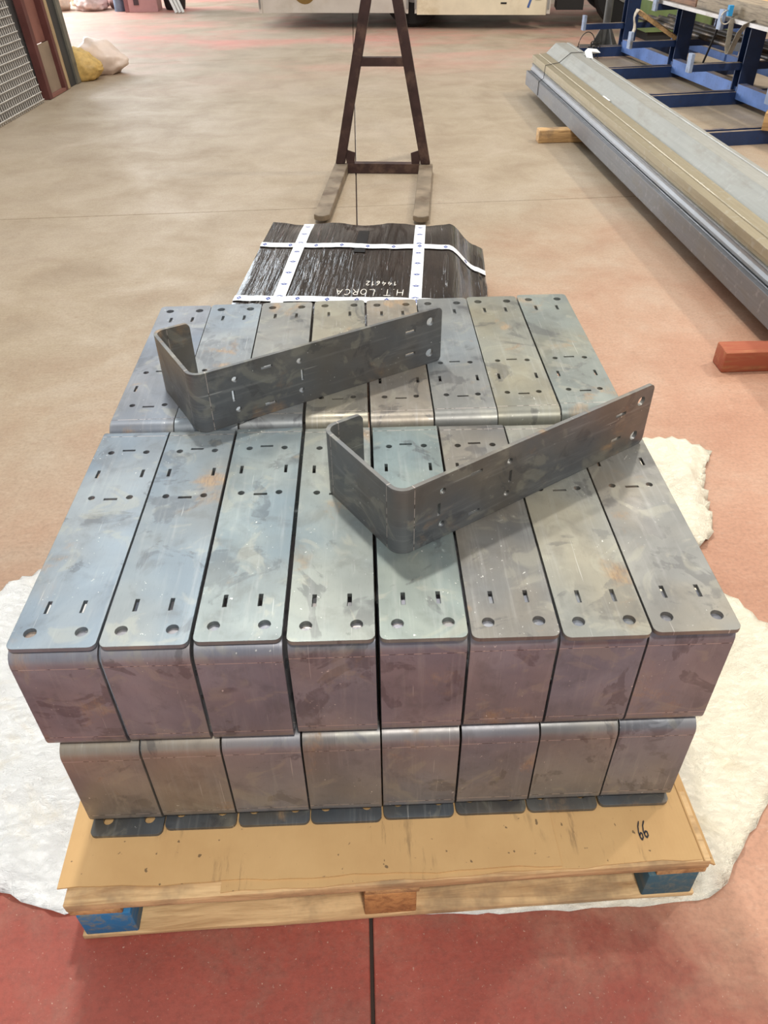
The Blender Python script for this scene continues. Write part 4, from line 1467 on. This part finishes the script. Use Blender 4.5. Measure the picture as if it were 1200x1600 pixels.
M_SHEETG = simple('grey_sheet_steel', srgb(124, 122, 120), 0.45, 0.4, 0.06, 2)
for k, (y0, x1, z1, lb) in enumerate(((0.060, 1.30, 1.30, 'grey steel sheet just behind the wire mesh panel'), (0.069, 1.28, 1.28, 'second grey steel sheet in the stack behind the mesh'), (0.078, 1.29, 1.32, 'rearmost grey steel sheet behind the wire mesh panel'))):
    leaner('steel_sheet', -0.3, x1, y0, y0 + 0.006, z1, M_SHEETG, lb, 'steel sheet', 0.001, LM3)
# brown channel frame with an opening
ch = empty('steel_channel', (0, 0, 0))
ch.matrix_world = LM2
tag(ch, 'reddish brown steel channel with low opening leaning beside the mesh panel', 'steel channel')
M_RBROWN = simple('reddish_brown_primer', srgb(96, 54, 50), 0.6, 0.1, 0.12, 6)
M_RBROWN2 = simple('faded_brown_primer', srgb(132, 88, 78), 0.6, 0.1, 0.1, 6)
box('side_flange', 1.10, 1.17, -0.02, 0.05, 0.004, 1.35, M_RBROWN, ch, 0.002)
box('side_flange', 1.52, 1.575, -0.02, 0.09, 0.004, 1.35, M_RBROWN, ch, 0.002)
box('web_plate', 1.17, 1.52, 0.045, 0.055, 0.44, 1.35, M_RBROWN2, ch, 0.001)
box('bottom_plate', 1.17, 1.52, -0.02, 0.09, 0.004, 0.030, M_RBROWN2, ch, 0.001)
box('lower_panel', 1.172, 1.518, 0.02, 0.03, 0.031, 0.438, simple('beige_board_face', srgb(140, 122, 104), 0.7, 0, 0.08), ch, 0.001)
leaner('timber_batten', 1.60, 1.66, -0.015, 0.05, 1.35, wood_material('pale_batten', srgb(176, 152, 118), srgb(120, 96, 70), None, 'z'), 'pale narrow batten leaning between brown frame and dark beam', 'batten')
bmn = empty('dark_beam', (0, 0, 0))
bmn.matrix_world = LM2
tag(bmn, 'dark grey steel beam with dusty flange leaning beside the yellow sack', 'beam')
box('web_face', 1.70, 1.86, 0.0, 0.12, 0.004, 1.4, simple('dark_grey_beam_paint', srgb(56, 56, 56), 0.55, 0.2), bmn, 0.003)
box('flange_face', 1.862, 1.955, -0.02, 0.14, 0.004, 1.4, simple('dusty_grey_flange', srgb(112, 108, 98), 0.6, 0.1, 0.1, 4, 0, srgb(74, 72, 68)), bmn, 0.003)
# yellow sack under clear plastic
M_SACK = simple('yellow_woven_sack', srgb(196, 162, 96), 0.6, 0, 0.14, 14, 0.3)
M_CLEAR = simple('milky_plastic_film', srgb(216, 196, 182), 0.35, 0, 0.05, 5)


def lump(name, c, rx, ry, rz_, mat, label, cat, seed, wr=0.10, fr=4.0, flat=0.0):
    bm = bmesh.new()
    bmesh.ops.create_icosphere(bm, subdivisions=4, radius=1.0)
    for v in bm.verts:
        p = v.co.copy()
        d = 1 + wr * mnoise.noise(p * fr * 0.5 + Vector((seed, 0, 0))) + wr * 0.6 * abs(mnoise.noise(Vector((p.x * 2, p.y * 2, p.z * fr * 2)) + Vector((seed * 2, 1, 0))))
        q = Vector((p.x * rx * d, p.y * ry * d, p.z * rz_ * d))
        if flat: q.z *= max(0.25, 1 - flat * (p.x + 0.3))
        v.co = Vector((q.x, q.y, max(q.z, -rz_ * 0.55)))
    bm.normal_update()
    o = link(name, mesh_bm(name, bm, 70), mat)
    o.location = (c[0], c[1], rz_ * 0.55 + 0.001 + c[2])
    return tag(o, label, cat)


lump('sack', (-2.86, 9.34, 0), 0.19, 0.15, 0.20, M_SACK, 'wrinkled yellow sack on the floor behind the dark beam', 'sack', 3, 0.10, 9, 0.45)
lump('plastic_cover', (-2.74, 9.69, 0), 0.25, 0.17, 0.22, M_CLEAR, 'milky plastic film draped over the yellow sack', 'plastic film', 8, 0.20, 4, 0.4)
# far clutter by the open gate
for k, (x, y, rx, rz_, lb, mt) in enumerate(((-5.05, 15.5, 0.30, 0.16, 'pale lumpy sack at the left end of the far heap', (214, 190, 170)), (-4.38, 15.45, 0.26, 0.14, 'pinkish flat sack in the middle of the far heap', (206, 178, 168)), (-4.62, 16.20, 0.36, 0.26, 'beige sack at the back of the far heap', (210, 192, 168)), (-3.95, 15.75, 0.20, 0.24, 'brownish bundle at the right end of the far heap', (150, 112, 104)))):
    lump('sack', (x, y, 0), rx, 0.26, rz_, simple('sack_cloth', srgb(*mt), 0.8, 0, 0.14, 8), lb, 'sack', 20 + k * 3, 0.2, 5)
tag(tube('steel_pipe', [(-3.86, 15.2, 0.001), (-3.86, 15.2, 1.4)], 0.085, simple('blue_grey_pipe', srgb(124, 140, 160), 0.4, 0.3), None, 16), 'upright blue grey pipe beside the pink cabinet', 'pipe')
cb = empty('pink_cabinet', (-3.66, 15.0, 0), R(3))
tag(cb, 'faded pink metal cabinet far left by the gate', 'cabinet')
M_PINK = simple('faded_pink_paint', srgb(190, 142, 140), 0.55, 0, 0.08, 3)
box('body', 0.0, 0.46, 0.0, 0.5, 0.001, 1.3, M_PINK, cb, 0.006)
box('side_strip', -0.07, -0.004, 0.02, 0.4, 0.001, 1.3, simple('dark_pink_trim', srgb(150, 100, 100), 0.55), cb, 0.003)
box('handle', 0.09, 0.17, -0.02, -0.001, 0.10, 0.20, simple('dark_handle', srgb(70, 52, 56), 0.5), cb, 0.004)
lump('dark_bin', (-2.97, 15.35, 0), 0.18, 0.18, 0.40, M_BLK, 'dark bin between pink cabinet and white pipes', 'bin', 50, 0.04, 2)
M_WPIPE = simple('white_plastic_pipe', srgb(214, 216, 214), 0.4, 0, 0.04)
for k, (dx, lb) in enumerate(((0.0, 'white plastic pipe leaning far back, left of the row'), (0.055, 'white plastic pipe leaning far back, middle of the row'), (0.11, 'white plastic pipe leaning far back, right of the row'))):
    tag(tube('white_pipe', [(-2.86 + dx, 14.78, 0.012), (-3.16 + dx, 14.86, 0.75), (-3.42 + dx, 14.93, 1.4)], 0.024, M_WPIPE, None, 10), lb, 'pipe', 'white pipes leaning far back')
